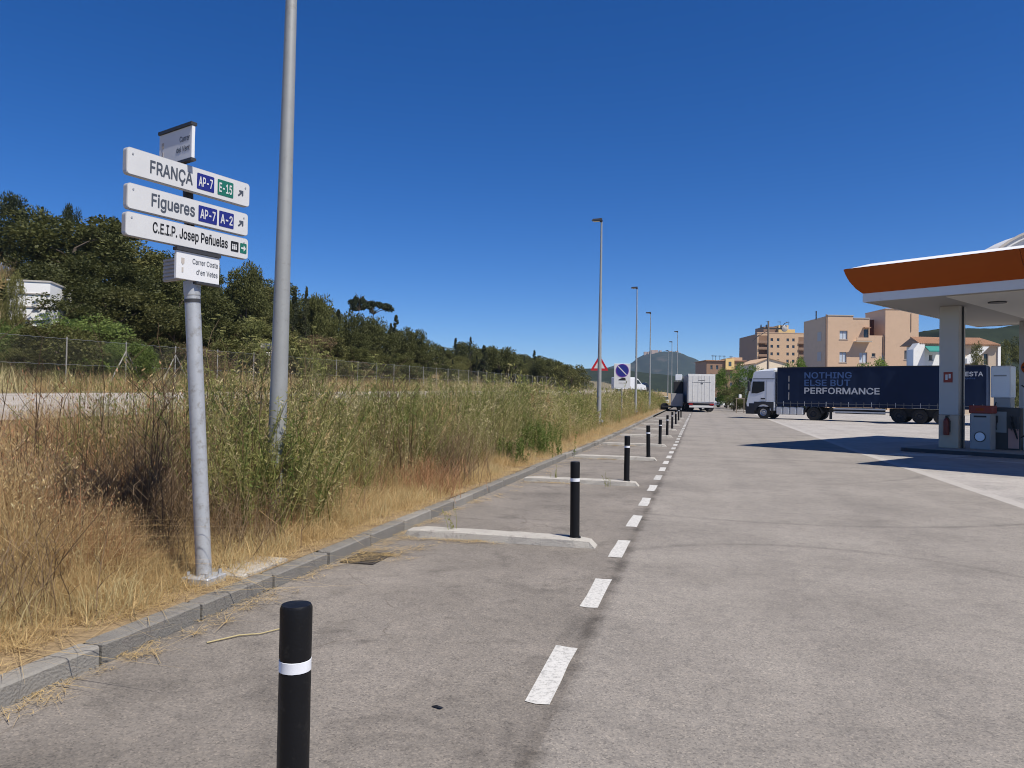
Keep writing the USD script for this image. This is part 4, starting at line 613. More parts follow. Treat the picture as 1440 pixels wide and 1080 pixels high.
# far apartment block
s2 = FPX/280; z2 = lambda y: EYE+(563-y)/s2; X2 = lambda px: (px-1064)/s2
ap = thing('apartment_block', 'tall brown apartment block with balconies and yellow penthouse, left of the peach building', 'building', front(1064, 560, 280, 0), YAW)
holes = []
rows = (477, 486.5, 497, 507, 517)
for r in rows:
    for cx in (1084.5, 1093.5, 1107, 1115): holes.append((X2(cx-1.8), X2(cx+1.8), z2(r+2.2), z2(r-2)))
rec = (X2(1066), X2(1078.5), 2, z2(471.5)); rec2 = (X2(1122), X2(1137.5), 2, z2(473))
wall(ap, 0, 0, 0, 0, 0, .6, holes+[rec, rec2], M['peach2'], 'front_wall', sg.Polygon([(0, 0), (0, z2(469)), (X2(1098.5), z2(468)), (X2(1140), z2(468)), (X2(1140), 0)]))
part(ap, 'core', MB().box(.02, X2(1140)-.02, 2.6, 20, 0, z2(469.2)), M['brown_render']); part(ap, 'side_wall', MB().box(-.02, .018, .61, 22, 0, z2(469.3)), M['brown_render'])
for h in holes: window(ap, *h, 0, M['shutter'], M['pane'], False, .35, False)
for rc in (rec, rec2):
    for r in (474, 483, 493, 503, 513): part(ap, 'balcony_slab', MB().box(rc[0]+.02, rc[1]-.02, -.4, 2.58, z2(r+8.4), z2(r+8.0)), M['peach2']); part(ap, 'balcony_rail', MB().box(rc[0]+.02, rc[1]-.02, -.45, -.35, z2(r+7.9), z2(r+4.8)), M['brown_render'])
part(ap, 'penthouse', MB().box(X2(1098), X2(1112), 3, 12, z2(468), z2(455.5)), M['yellow']); part(ap, 'penthouse_wing', MB().box(X2(1112)+.01, X2(1122), 3.5, 11, z2(468), z2(461)), M['yellow']); part(ap, 'lift_house', MB().box(X2(1078), X2(1098)-.02, 4, 14, z2(469.1), z2(457.5)), M['brown_render']); part(ap, 'roof_coping', MB().box(-.1, X2(1140)+.1, -.1, .7, z2(468)+.01, z2(467)), M['peach'])
for px in (1087, 1104, 1116): part(ap, 'roof_aerial', MB().tube([(X2(px), 6, z2(460)), (X2(px), 6, z2(449))], .06, 5).box(X2(px)-1.0, X2(px)+.4, 5.97, 6.03, z2(450), z2(449.5)), M['dark_metal'])
# low brown houses to the left of it
s3 = FPX/230; z3 = lambda y: EYE+(562.5-y)/s3; X3 = lambda px: (px-993)/s3
lb = thing('brown_flats', 'low brown brick flats with cluttered roof terrace left of the tall block', 'building', front(993, 560, 230, 0), YAW)
hb = [(X3(c-1.6), X3(c+1.6), z3(r+3), z3(r-3)) for r in (517, 529, 541) for c in (1000, 1008, 1028, 1036)]
wall(lb, 0, X3(1048), 0, z3(508), 0, .4, hb, M['brown_render'], 'front_wall'); part(lb, 'core', MB().box(.01, X3(1048), .6, 14, 0, z3(508.3)), M['brown_render'])
for h in hb: window(lb, *h, 0, M['shutter'], M['pane'], False, .25, False)
part(lb, 'roof_slab', MB().box(-.3, X3(1048)+.2, -.4, 14, z3(508)+.01, z3(506.8)), M['tile']); part(lb, 'stair_house', MB().box(X3(1019), X3(1031), -.8, 5, z3(520), z3(504.5)), M['yellow']); part(lb, 'terrace_room', MB().box(X3(1031)+.02, X3(1046), 2, 9, z3(506.7), z3(502)), M['peach2']); part(lb, 'stair_house_window', MB().box(X3(1023), X3(1027), -.83, -.802, z3(515), z3(509)), M['pane'])
for px in (1008, 1012, 1018, 1024, 1034): part(lb, 'roof_aerial', MB().tube([(X3(px), 5, z3(507)), (X3(px), 5, z3(498+(px % 3)))], .07, 5).box(X3(px)-.5, X3(px)+.5, 4.95, 5.05, z3(500), z3(499.3)), M['dark_metal'])
# cream gabled house
s5 = FPX/135; z5 = lambda y: EYE+(563.8-y)/s5; X5 = lambda px: (px-1063)/s5
ch = thing('cream_house', 'cream house with low gabled wall behind the lorry cab', 'building', front(1063, 560, 135, 0), YAW)
part(ch, 'gable_wall', MB().prism(sg.Polygon([(0, 0), (0, z5(512)), (X5(1080), z5(504.5)), (X5(1109), z5(512)), (X5(1109), 0)]), 0, 10), M['cream']); part(ch, 'roof_left', MB().prism(sg.Polygon([(-.2, z5(512.4)), (X5(1080), z5(504.4)), (X5(1080), z5(503.4)), (-.3, z5(511.6))]), -.2, 10.2), M['peach2']); part(ch, 'roof_right', MB().prism(sg.Polygon([(X5(1080)+.002, z5(504.4)), (X5(1109)+.2, z5(512.2)), (X5(1109)+.3, z5(511.3)), (X5(1080)+.002, z5(503.4))]), -.2, 10.2), M['peach2'])
# white house with awning and tiled roof
s4 = FPX/88; z4 = lambda y: EYE+(568-y)/s4; X4 = lambda px: (px-1297)/s4
wh = thing('white_house', 'white house with tiled roof and teal awning, seen behind the station column', 'building', front(1297, 560, 88, 0), YAW)
dw = (X4(1383), X4(1389.5), z4(513), z4(497)); w4 = (X4(1306), X4(1311), z4(508), z4(500))
wall(wh, 0, X4(1352), 0, z4(486), 0, .3, [w4], M['house_white'], 'front_wall'); wall(wh, X4(1352)+.002, X4(1402), 0, z4(486), .0, .3, [dw], M['tan_render'], 'right_wall'); part(wh, 'core', MB().box(.01, X4(1402), .5, 3.6, 0, z4(486.3)), M['house_white'])
window(wh, *w4, 0, M['shutter'], M['pane']); window(wh, *dw, 0, M['shutter'], M['glass'], False)
part(wh, 'corner_pier', MB().box(X4(1402)+.002, X4(1406), -.15, 3.6, 0, z4(487)), M['house_white']); part(wh, 'left_wing', MB().prism(sg.Polygon([(X4(1280), 0), (X4(1281), z4(493)), (X4(1288), z4(484)), (X4(1297)-.02, z4(484)), (X4(1297)-.02, 0)]), -.5, .8), M['house_white'])
part(wh, 'awning', MB().hull([(X4(1296), -1.6, z4(495.5)), (X4(1322), -1.6, z4(495.5)), (X4(1298), -.01, z4(485.5)), (X4(1320), -.01, z4(485.5)), (X4(1296), -1.6, z4(497)), (X4(1322), -1.6, z4(497)), (X4(1298), -.01, z4(487)), (X4(1320), -.01, z4(487))]), M['teal'])
part(wh, 'stair', MB().prism(sg.Polygon([(X4(1353), z4(512)), (X4(1353), z4(505)), (X4(1377), z4(488)), (X4(1384), z4(488)), (X4(1360), z4(512))]), -.9, -.02), M['house_white'])
roof = part(wh, 'roof', MB().hull([(X4(1289), -.5, z4(486)+.02), (X4(1403), -.5, z4(486)+.02), (X4(1292), 2, z4(475)), (X4(1392), 2, z4(474)), (X4(1289), 4, z4(486)+.02), (X4(1403), 4, z4(486)+.02)]), M['tile'])
n = 44
for k in range(n):
    u_ = (k+.5)/n; x0 = X4(1289)+(X4(1403)-X4(1289))*u_; x1 = X4(1292)+(X4(1392)-X4(1292))*u_
    part(roof, 'tile_row', MB().tube([(x0, -.52, z4(486)+.06), ((x0+x1)/2, .75, (z4(486)+z4(474.5))/2+.08), (x1, 2, z4(474.5)+.06)], .11, 6), M['tile'])
part(wh, 'eaves', MB().box(X4(1289), X4(1403), -.42, -.02, z4(487.5), z4(486.2)), M['tan_render'])

# white shed glimpsed through the trees on the left
q = at(9, 462, 34); lz = float(hill(np.array(q[0]), np.array(q[1]))); lw = thing('white_shed', 'white walled shed glimpsed between branches at the left edge', 'building', (q[0], q[1], lz-.2), YAW+.25)
sh = at(35, 395, 34)[2]-lz+.2
part(lw, 'wall', MB().box(0, 1.75, 0, 3, 0, sh), M['house_white']); part(lw, 'roof', MB().box(-.03, 1.78, -.03, 3.03, sh+.002, sh+.08), M['rock'])
for k in range(4): part(lw, 'wall_ledge', MB().box(0, 1.75, -.04, -.002, sh*(.25+k*.19), sh*(.25+k*.19)+.06), M['shutter'])
# pale stone wall between the trees
q = at(342, 497, 46); sw = thing('stone_wall', 'small pale stone wall in the trees left of the nearest lamp', 'wall', (q[0], q[1], q[2]), YAW)
for k in range(5): part(sw, 'stone', MB().box(k*.42, k*.42+.38, rng.normal(0, .04), .5, -.8, .15+rng.normal(0, .1), .05), M['rock'])
for k in range(2): part(sw, 'stone', MB().box(1.0+k*.5, 1.42+k*.5, .05, .5, .3, .65, .05), M['rock'])

# utility pole with aerials
q = at(1079.5, 560, 76); up = thing('utility_pole', 'slim wooden pole with crossarm and aerials behind the lorry cab', 'pole', (q[0], q[1], float(rise(q[1]))), YAW)
part(up, 'pole', MB().tube([(0, 0, 0), (0, 0, 9.6)], [.14, .09], 10), M['wood'], 40); part(up, 'crossarm', MB().box(-.9, 1.9, -.05, .05, 8.75, 8.9), M['dark_metal']); part(up, 'lamp_arm', MB().tube([(1.2, 0, 8.8), (1.7, 0, 9.4), (2.0, 0, 9.5)], .04, 6), M['dark_metal'])
for x, z in ((-.75, 9.0), (-.2, 9.0), (1.3, 8.98), (1.8, 8.98)): part(up, 'insulator', MB().lathe([(0, z-.1), (.09, z-.08), (.07, z+.1), (.1, z+.14), (0, z+.25)], 8, (x, 0, 0)), M['dark_metal'])
part(up, 'brace', MB().tube([(-.9, 0, 8.2), (-1.6, 0, 7.5)], .03, 5).tube([(-.05, 0, 8.6), (-1.2, 0, 7.9)], .03, 5), M['dark_metal'])
part(up, 'dish', MB().lathe([(0, 0), (.25, .05), (.34, .13)], 14, (1.65, -.12, 8.85), 'y'), M['box_grey'])

# ------------------------------------------------------------------ far hills
def ridge(name, pts, d, base_py, m, depth, seed, rough=.06):
    """a real hill: its crest follows heights at distance d, slopes fall to the plain on both sides"""
    px = np.array([p[0] for p in pts], float); py = np.array([p[1] for p in pts], float); n = 160
    P = np.linspace(px[0], px[-1], n); Yp = np.interp(P, px, py); crest = np.array([at(a, b_, d) for a, b_ in zip(P, Yp)])
    ts = np.linspace(-1, 1, 29); V = []
    fwd = np.array([-math.sin(YAW), math.cos(YAW), 0])
    for t in ts:
        hgt = np.cos(t*PI/2)**1.3
        for c_ in crest:
            p = c_+fwd*t*depth; V.append((p[0], p[1], -1+(c_[2]+1)*hgt))
    V = np.array(V); nn = meshkit.fbm(V*[1, 1, 0]*(7.0/depth)+[0, 0, seed], 5, seed)-.5
    V[:, 2] += nn*rough*depth*np.clip(V[:, 2]/max(V[:, 2].max(), 1), 0, 1)
    F = [(i*n+j, i*n+j+1, (i+1)*n+j+1, (i+1)*n+j) for i in range(len(ts)-1) for j in range(n-1)]
    return struct(name, (V, np.array(F)), m, True)
ridge('castle_hill', [(800, 548), (838, 520), (850, 519), (870, 514), (886, 512), (896, 505), (910, 499), (925, 497), (945, 496.5), (958, 500), (972, 507), (990, 517), (1010, 523), (1040, 528), (1100, 545)], 1900, 550, M['far_hill'], 420, 3, .05)
ridge('wooded_ridge', [(1240, 545), (1270, 490), (1298, 466), (1320, 462), (1340, 463), (1400, 461), (1440, 452), (1600, 440), (1800, 470)], 420, 560, M['far_hill2'], 110, 8, .05)
ridge('wooded_ridge', [(560, 540), (640, 530), (760, 524), (820, 519), (850, 518), (900, 524), (1000, 535), (1060, 540)], 900, 552, M['far_hill2'], 160, 9, .03)
cs = thing('hilltop_town', 'pinkish castle and village walls on the summit of the far hill', 'town', at(922, 498.5, 1893), YAW)
rg = np.random.default_rng(5)
for k in range(16):
    x = -30+k*5.6+rg.normal(0, 1.2); w = rg.uniform(5, 10); h = rg.uniform(5, 13); part(cs, 'house', MB().box(x, x+w, -12+rg.normal(0, 4), 0, -8, h-abs(k-9)*.35), M['town'])

# ------------------------------------------------------------------ vegetation: geometry makers
def blades(r, n, spread, h0, h1, lean, w, seg=3, droop=.3, flat=False):
    a = r.uniform(0, 2*PI, n); rad = spread*np.sqrt(r.random(n)); bx, by = rad*np.cos(a), rad*np.sin(a)
    h = r.uniform(h0, h1, n); dirn = r.uniform(0, 2*PI, n); ln = np.abs(r.normal(0, lean, n)); wd = w*r.uniform(.6, 1.4, n)
    s = np.linspace(0, 1, seg+1); fa = r.uniform(0, 2*PI, n)
    off = (ln[:, None]*s+droop*ln[:, None]*s**2.5)*h[:, None]
    z = h[:, None]*(s-.35*np.minimum(ln, 1.2)[:, None]*droop*s**2*1.5)
    if flat: z = z*.12+.015
    cx = bx[:, None]+np.cos(dirn)[:, None]*off; cy = by[:, None]+np.sin(dirn)[:, None]*off
    ww = wd[:, None]*(1-s**1.6*.92)
    A = np.stack([cx-np.cos(fa)[:, None]*ww/2, cy-np.sin(fa)[:, None]*ww/2, z], -1); B = np.stack([cx+np.cos(fa)[:, None]*ww/2, cy+np.sin(fa)[:, None]*ww/2, z], -1)
    v = np.stack([A, B], 2).reshape(n, -1, 3); q = np.array([(2*k, 2*k+1, 2*k+3, 2*k+2) for k in range(seg)])
    f = (q[None]+np.arange(n)[:, None, None]*(2*(seg+1))).reshape(-1, 4)
    return v.reshape(-1, 3), f
def leaves(r, c, size, up=.3, narrow=.5, dirs=None):
    """diamond leaves at the centres c"""
    n = len(c); d = r.normal(0, 1, (n, 3)) if dirs is None else dirs+r.normal(0, .45, (n, 3)); d /= np.linalg.norm(d, axis=1, keepdims=True)
    nn = r.normal(0, 1, (n, 3))+[0, 0, up*3]; s_ = np.cross(d, nn); s_ /= np.linalg.norm(s_, axis=1, keepdims=True)+1e-9
    sz = (size*r.uniform(.6, 1.35, n))[:, None]
    v = np.stack([c-d*sz*.5, c+s_*sz*narrow*.5, c+d*sz*.5, c-s_*sz*narrow*.5], 1).reshape(-1, 3)
    return v, np.arange(4*n).reshape(-1, 4)
def seedheads(r, n, spread, h0, h1, w, lean=.25):
    """thin oat stems with small hanging seeds"""
    b = MB(); b.raw(*blades(r, n, spread, h0, h1, lean, w*.7, 3, .3))
    a = r.uniform(0, 2*PI, n*7); rad = spread*1.5*np.sqrt(r.random(n*7)); c_ = np.stack([rad*np.cos(a), rad*np.sin(a), r.uniform(h0*.75, h1*1.0, n*7)], 1)
    b.raw(*leaves(r, c_, .035, -.4, .3, np.tile([0, 0, -1.], (n*7, 1)))); return b
def weed(r, stems, h0, h1, lf, leaf, spread=.12, narrow=.28, lean=.22, start=.15):
    b = MB(); C, D = [], []
    for k in range(stems):
        h = r.uniform(h0, h1); a = r.uniform(0, 2*PI); l = abs(r.normal(0, lean)); x0, y0 = r.normal(0, spread, 2)
        s = np.linspace(0, 1, 5); P = np.stack([x0+np.cos(a)*l*h*s**1.3, y0+np.sin(a)*l*h*s**1.3, h*s], 1); b.tube(P[::2], np.linspace(.005, .0018, 3), 3, False)
        u_ = r.uniform(start, 1, lf); p = np.stack([np.interp(u_, s, P[:, i]) for i in range(3)], 1); g = r.uniform(0, 2*PI, lf); o = np.stack([np.cos(g), np.sin(g), r.uniform(.3, 1.3, lf)], 1); o /= np.linalg.norm(o, axis=1, keepdims=True)
        C.append(p+o*leaf*.5); D.append(o)
    b.raw(*leaves(r, np.vstack(C), leaf, .2, narrow, np.vstack(D))); return b
def twigs(r, n, h, spread, w=.004, fork=3, lean=.35):
    b = MB()
    for k in range(n):
        a = r.uniform(0, 2*PI); l = abs(r.normal(0, lean)); x0, y0 = r.normal(0, spread, 2); hh = h*r.uniform(.6, 1.1); s = np.linspace(0, 1, 5)
        P = np.stack([x0+np.cos(a)*l*hh*s+r.normal(0, .015, 5), y0+np.sin(a)*l*hh*s+r.normal(0, .015, 5), hh*s], 1); b.tube(P, np.linspace(w, w*.4, 5), 3, False)
        for q in range(fork):
            i = r.integers(1, 5); g = r.uniform(0, 2*PI); L = hh*r.uniform(.12, .35); e = P[i]+np.array([math.cos(g)*L*.7, math.sin(g)*L*.7, L*.75]); b.tube([P[i], (P[i]+e)/2+r.normal(0, .01, 3), e], (w*.5, w*.4, w*.25), 3, False)
    return b
def combine(*mbs):
    b = MB()
    for m in mbs: b.raw(*(m.get() if isinstance(m, MB) else m))
    return b
def scatter(name, protos, pts, rz, sc_, idx, label_kind='stuff', tiltv=None):
    """protos: list of (mesh, material)"""
    path = numbered('/World', name); pi = UsdGeom.PointInstancer.Define(stage, path); rel = pi.CreatePrototypesRel()
    for k, (m, mt) in enumerate(protos):
        pp = f'{path}/{name}_tuft' + (f'_{k:03d}' if k else ''); usdkit.mesh(stage, pp, m.get() if isinstance(m, MB) else m, mt); rel.AddTarget(pp)
    pi.CreatePositionsAttr(Vt.Vec3fArray.FromNumpy(np.asarray(pts, np.float32))); pi.CreateProtoIndicesAttr(Vt.IntArray.FromNumpy(np.asarray(idx, np.int32)))
    s = np.asarray(sc_, np.float32); s = np.repeat(s[:, None], 3, 1) if s.ndim == 1 else s; pi.CreateScalesAttr(Vt.Vec3fArray.FromNumpy(s))
    pi.CreateOrientationsAttr([Gf.Quath(float(math.cos(a/2)), 0, 0, float(math.sin(a/2))) for a in rz])
    tag(pi, kind=label_kind); return pi

NTRI = [0]
def sow(name, protos, pts, rz, sc_, idx):
    """growth of one kind as real geometry, one mesh for each colour"""
    pts = np.asarray(pts, float); s = np.asarray(sc_, float); t = tag(UsdGeom.Xform.Define(stage, numbered('/World', name)), kind='stuff'); by = {}
    for k, (m, mt) in enumerate(protos):
        v, f = m.get() if isinstance(m, MB) else m
        f = np.asarray(f); f = np.vstack([f[:, [0, 1, 2]], f[:, [0, 2, 3]]]) if f.shape[1] == 4 else f
        w = np.nonzero(np.asarray(idx) == k)[0]
        if not len(w): continue
        c_, n_ = np.cos(rz[w])[:, None], np.sin(rz[w])[:, None]; S = s[w][:, None]
        V = np.stack([(v[:, 0]*c_-v[:, 1]*n_)*S, (v[:, 0]*n_+v[:, 1]*c_)*S, v[:, 2]*S], -1)+pts[w][:, None]
        F = f[None]+(np.arange(len(w))*len(v))[:, None, None]; L = by.setdefault(str(mt.GetPath()), [[], [], 0, mt])
        L[0].append(V.reshape(-1, 3)); L[1].append(F.reshape(-1, 3)+L[2]); L[2] += len(w)*len(v)
    for V, F, _, mt in by.values():
        V, F = np.vstack(V), np.vstack(F); NTRI[0] += len(F)
        print(name, len(F)); path = numbered(str(t.GetPath()), name+'_tufts'); g = UsdGeom.Mesh.Define(stage, path)
        g.CreatePointsAttr(Vt.Vec3fArray.FromNumpy(V.astype(np.float32))); g.CreateFaceVertexCountsAttr(Vt.IntArray.FromNumpy(np.full(len(F), 3, np.int32))); g.CreateFaceVertexIndicesAttr(Vt.IntArray.FromNumpy(F.astype(np.int32).ravel())); g.CreateSubdivisionSchemeAttr('none')
        UsdShade.MaterialBindingAPI.Apply(g.GetPrim()).Bind(mt); tag(g, kind='stuff')
    return t
# ------------------------------------------------------------------ verge vegetation
R = np.random.default_rng(21)
def spots(n, x0, x1, y0, y1, ypow=1.0):
    return np.stack([R.uniform(x0, x1, n), y0+(y1-y0)*R.random(n)**ypow], 1)
def keep(p, f): return p[R.random(len(p)) < f]
def patch(p, s, seed): return meshkit.fbm(np.stack([p[:, 0]*s, p[:, 1]*s, p[:, 0]*0], 1), 3, seed)
def put(name, protos, p, s0, s1, zoff=-.02, hf=None, pick=None):
    z = verge(p[:, 0], p[:, 1])+zoff; s = R.uniform(s0, s1, len(p))
    if hf is not None: s = s*hf(p)
    return sow(name, protos, np.column_stack([p, z]), R.uniform(0, 2*PI, len(p)), s, R.integers(0, len(protos), len(p)) if pick is None else pick(p))
def tall(p):
    """height of growth over the ground: a wall behind the kerb, lower towards the upper road"""
    x, y_ = p[:, 0], p[:, 1]
    h = np.interp(-x, [3.9, 4.3, 4.7, 5.2, 5.8, 6.8, 8, 9.2, 10.4], [.15, .30, .58, .88, 1.08, 1.08, .82, .42, .2])
    return h*np.interp(y_, [0, 4, 5.6, 6.6, 7.2, 9, 12, 25, 60], [.78, .84, .84, .9, 1.14, 1.1, 1.05, 1.02, 1.0])*np.where((x < -7) & (y_ < 9.5), .8, 1)
# 1 straw on the ground near the kerb and everywhere under the taller growth
straw = [(combine(blades(np.random.default_rng(k), 34, .26, .1, .3, 1.1, .007, 2, .6, True), blades(np.random.default_rng(40+k), 22, .24, .05, .2, .6, .006, 2, .4)), M['straw']) for k in range(3)]
p = np.vstack([spots(480, -5.0, -4.08, 2, 14), spots(360, -4.8, -4.08, 14, 60, 1.3), spots(120, -7, -4.6, 2, 9)])
put('straw_litter', straw, p, .7, 1.2, 0)
put('straw_litter', straw, spots(420, -4.14, -3.84, 2, 44), .3, .62, .02)
# 2 dry grass, unit height about 1
def drymix(k): 
    r = np.random.default_rng(k); return combine(blades(r, 34, .22, .3, .85, .8, .0075, 2, 1.0), blades(r, 20, .2, .55, 1.0, .36, .007, 3, 1.0), seedheads(np.random.default_rng(60+k), 4, .2, .7, 1.05, .005), twigs(np.random.default_rng(160+k), 1, .8, .16, .005, 3))
dryp = [(drymix(k), m) for k, m in enumerate((M['dry'], M['dry'], M['oat'], M['straw'], M['rusty'], M['brush']))]
p = np.vstack([spots(900, -6.4, -4.5, 2, 9.0), spots(480, -10.3, -6.4, 2, 9.0), spots(440, -5.8, -4.3, 8, 22), spots(140, -10.3, -5.8, 8, 22), spots(420, -6.2, -4.25, 22, 80, 1.4)])
p = p[(p[:, 1] < 8.5) | (p[:, 0] > -5.2) | (R.random(len(p)) < .6)]
d = patch(p, .8, 9); c2 = patch(p, .6, 14)
def pick(p): 
    u_ = patch(p, .7, 14)+R.normal(0, .10, len(p)); return np.where(u_ < .30, 5, np.where(u_ < .39, 4, np.where(u_ < .5, 0, np.where(u_ < .57, 1, np.where(u_ < .64, 2, 3)))))
put('dry_grass', dryp, p, .7, 1.2, hf=lambda p: tall(p)*np.where(p[:, 1] > 9, np.interp(-p[:, 0], [4.3, 5.2], [.8, .75]), 1)*(.30+1.35*patch(p, .8, 9)), pick=pick)
short = [(blades(np.random.default_rng(k+7), 32, .2, .12, .36, .5, .006, 2, .7), m) for k, m in enumerate((M['straw'], M['dry'], M['oat']))]
p = np.vstack([spots(520, -5.0, -4.1, 2, 14), spots(560, -4.8, -4.05, 14, 75, 1.3)]); put('short_dry_grass', short, p, .6, 1.1)
# 3 green upright weeds in the middle and rear of the verge
GM = [M['weed'], M['weed2'], M['weed'], M['weed3'], M['weed'], M['oat'], M['weed3'], M['dry']]
gw = [(weed(np.random.default_rng(k), 9, .55, 1.1, 34, .050, .15, .18, .34, .2), m) for k, m in enumerate(GM)]
gf = [(weed(np.random.default_rng(k), 5, .55, 1.1, 15, .105, .16, .24, .34, .2), m) for k, m in enumerate(GM)]
gpick = lambda p: np.clip(((patch(p, .5, 8)+R.normal(0, .13, len(p)))*13-3.2).astype(int), 0, 7)
gh = lambda p: tall(p)*(.25+1.6*patch(p, .9, 6))
p = np.vstack([spots(1050, -7.4, -4.75, 7.6, 24), spots(130, -9.8, -7.4, 7.6, 24), spots(60, -10.3, -6.6, 2, 8)])
d = patch(p, .55, 4); ok = (d > .43) | (p[:, 1] > 14); p = p[ok]
p = np.vstack([p, spots(62, -5.6, -4.62, 6.9, 9.2)]); put('green_weeds', gw, p, .8, 1.3, hf=lambda p: np.where((p[:, 0] > -5.6) & (p[:, 1] < 9.2) & (p[:, 1] > 6.9), np.maximum(gh(p), 1.25), gh(p)), pick=gpick)
p = np.vstack([spots(1500, -7.2, -4.5, 24, 120, 1.5), spots(330, -10, -7.2, 24, 120, 1.5)]); put('green_weeds', gf, p, .8, 1.3, hf=gh, pick=gpick)
ox = [(seedheads(np.random.default_rng(90+k), 26, .2, .6, 1.1, .005, .3), M['oat']) for k in range(2)]
p = np.vstack([spots(220, -9, -4.6, 8.5, 26), spots(190, -8, -4.5, 26, 75, 1.3)]); put('wild_oats', ox, p, .85, 1.2, hf=lambda p: tall(p)*(.4+1.2*patch(p, .7, 19)))
# 4 dead stalks
ta = [(combine(weed(np.random.default_rng(k+300), 4, 1.0, 1.65, 34, .042, .1, .18, .2, .3), seedheads(np.random.default_rng(k+320), 5, .12, 1.0, 1.6, .005, .15)), m) for k, m in enumerate((M['weed3'], M['oat'], M['weed'], M['fennel']))]
p = np.vstack([spots(90, -6.8, -4.9, 6.8, 14), spots(90, -7.2, -4.9, 14, 34)]); z = verge(p[:, 0], p[:, 1])-.02
sow('tall_weeds', ta, np.column_stack([p, z]), R.uniform(0, 6.28, len(p)), R.uniform(.75, 1.05, len(p)), R.integers(0, 4, len(p)))
ds = [(twigs(np.random.default_rng(k+3), 3, 1.45, .08, .006, 5, .12), M['stalk']) for k in range(3)]
p = np.vstack([spots(150, -7.0, -4.8, 5.2, 18), spots(60, -7.4, -5, 20, 45)]); put('dead_stalks', ds, p, .75, 1.2)
br = [(combine(twigs(np.random.default_rng(k+13), 26, .6, .2, .0045, 5)), M['brush']) for k in range(2)]
p = np.vstack([np.random.default_rng(k).normal(0, 1, (n_, 2))*[sx, sy]+[cx, cy] for k, (cx, cy, sx, sy, n_) in enumerate(((-5.3, 6.2, .4, .35, 12), (-4.85, 6.3, .2, .4, 4), (-4.85, 3.9, .15, .3, 5), (-5.2, 9.5, .35, 1.0, 8), (-5.0, 16, .3, 2, 10)))])
put('dead_brush', br, p, .6, 1.15)
# straw and dust in the gutter, loose bits on the bays
gp = np.vstack([spots(120, -3.68, -3.5, 2.6, 12), spots(160, -3.66, -3.3, 12, 50, 1.2), np.column_stack([R.uniform(-3.5, -2.3, 110), BY+BS*R.integers(1, 5, 110)-.17-np.abs(R.normal(0, .07, 110))]), R.normal(0, 1, (40, 2))*[.22, .3]+[-3.42, 7.7]])
lit = [(blades(np.random.default_rng(k), 26, .09, .03, .11, 1.1, .005, 2, .5, True), M['straw']) for k in range(3)]
sow('kerb_litter', lit, np.column_stack([gp, rise(gp[:, 1])+.002]), R.uniform(0, 6.28, len(gp)), R.uniform(.6, 1.2, len(gp)), R.integers(0, 3, len(gp)))
# individual plants
def plant(name, label, cat, px_or_xy, parts_, s=1.0, group=None, zz=None):
    x, y_ = px_or_xy; z = float(verge(np.array(x), np.array(y_))) if zz is None else zz
    t = thing(name, label, cat, (x, y_, z-.03), R.uniform(0, 6), group, scale=s)
    for nm, m, mt in parts_: part(t, nm.replace('_stuff', ''), m, mt, kind='stuff' if nm.endswith('_stuff') else None)
    return t
def bushy(seed, n, h, sp, leaf, m, narrow=.3): return [('leafy_stems', weed(np.random.default_rng(seed), n, h*.6, h, 46, leaf, sp, narrow, .35, .05), m)]
plant('green_bush', 'dense dark green leafy bush at the verge edge beside the third bollard', 'shrub', (-4.5, 20.4), bushy(1, 110, 1.05, .40, .07, M['weed2']))
plant('green_bush', 'small green bush left of the larger dark green bush on the verge edge', 'shrub', (-4.6, 17.6), bushy(2, 34, .65, .3, .08, M['weed2']))
plant('dead_bush', 'dark tangled dead bush on the verge behind the first divider', 'shrub', (-4.62, 13.0), [('twigs', twigs(np.random.default_rng(8), 190, .95, .34, .005, 6), M['brush'])])
plant('dead_bush', 'dark tangled dead bush left of the sign post', 'shrub', (-5.4, 6.3), [('twigs', twigs(np.random.default_rng(9), 170, .9, .36, .005, 6), M['brush'])])
plant('rusty_shrub', 'low rust red dried plant in the tan grass near the kerb', 'shrub', (-4.45, 11.8), [('twigs', twigs(np.random.default_rng(12), 220, .55, .35, .004, 5), M['rusty'])])
for k, (x, y_) in enumerate(((-2.95, BY+BS+.02), (-2.9, BY+2*BS-.05), (-1.75, BY+BS*2-.6))):
    plant('sprout', ['small green sprout growing at the first full bay divider', 'small sprout growing at the second full bay divider', 'tuft of weeds beside the third bollard base'][k], 'weed', (x, y_), [('leafy_stems', weed(np.random.default_rng(30+k), 5, .15, .32, 9, .04, .04), M['weed'])], zz=float(rise(y_))+.06)
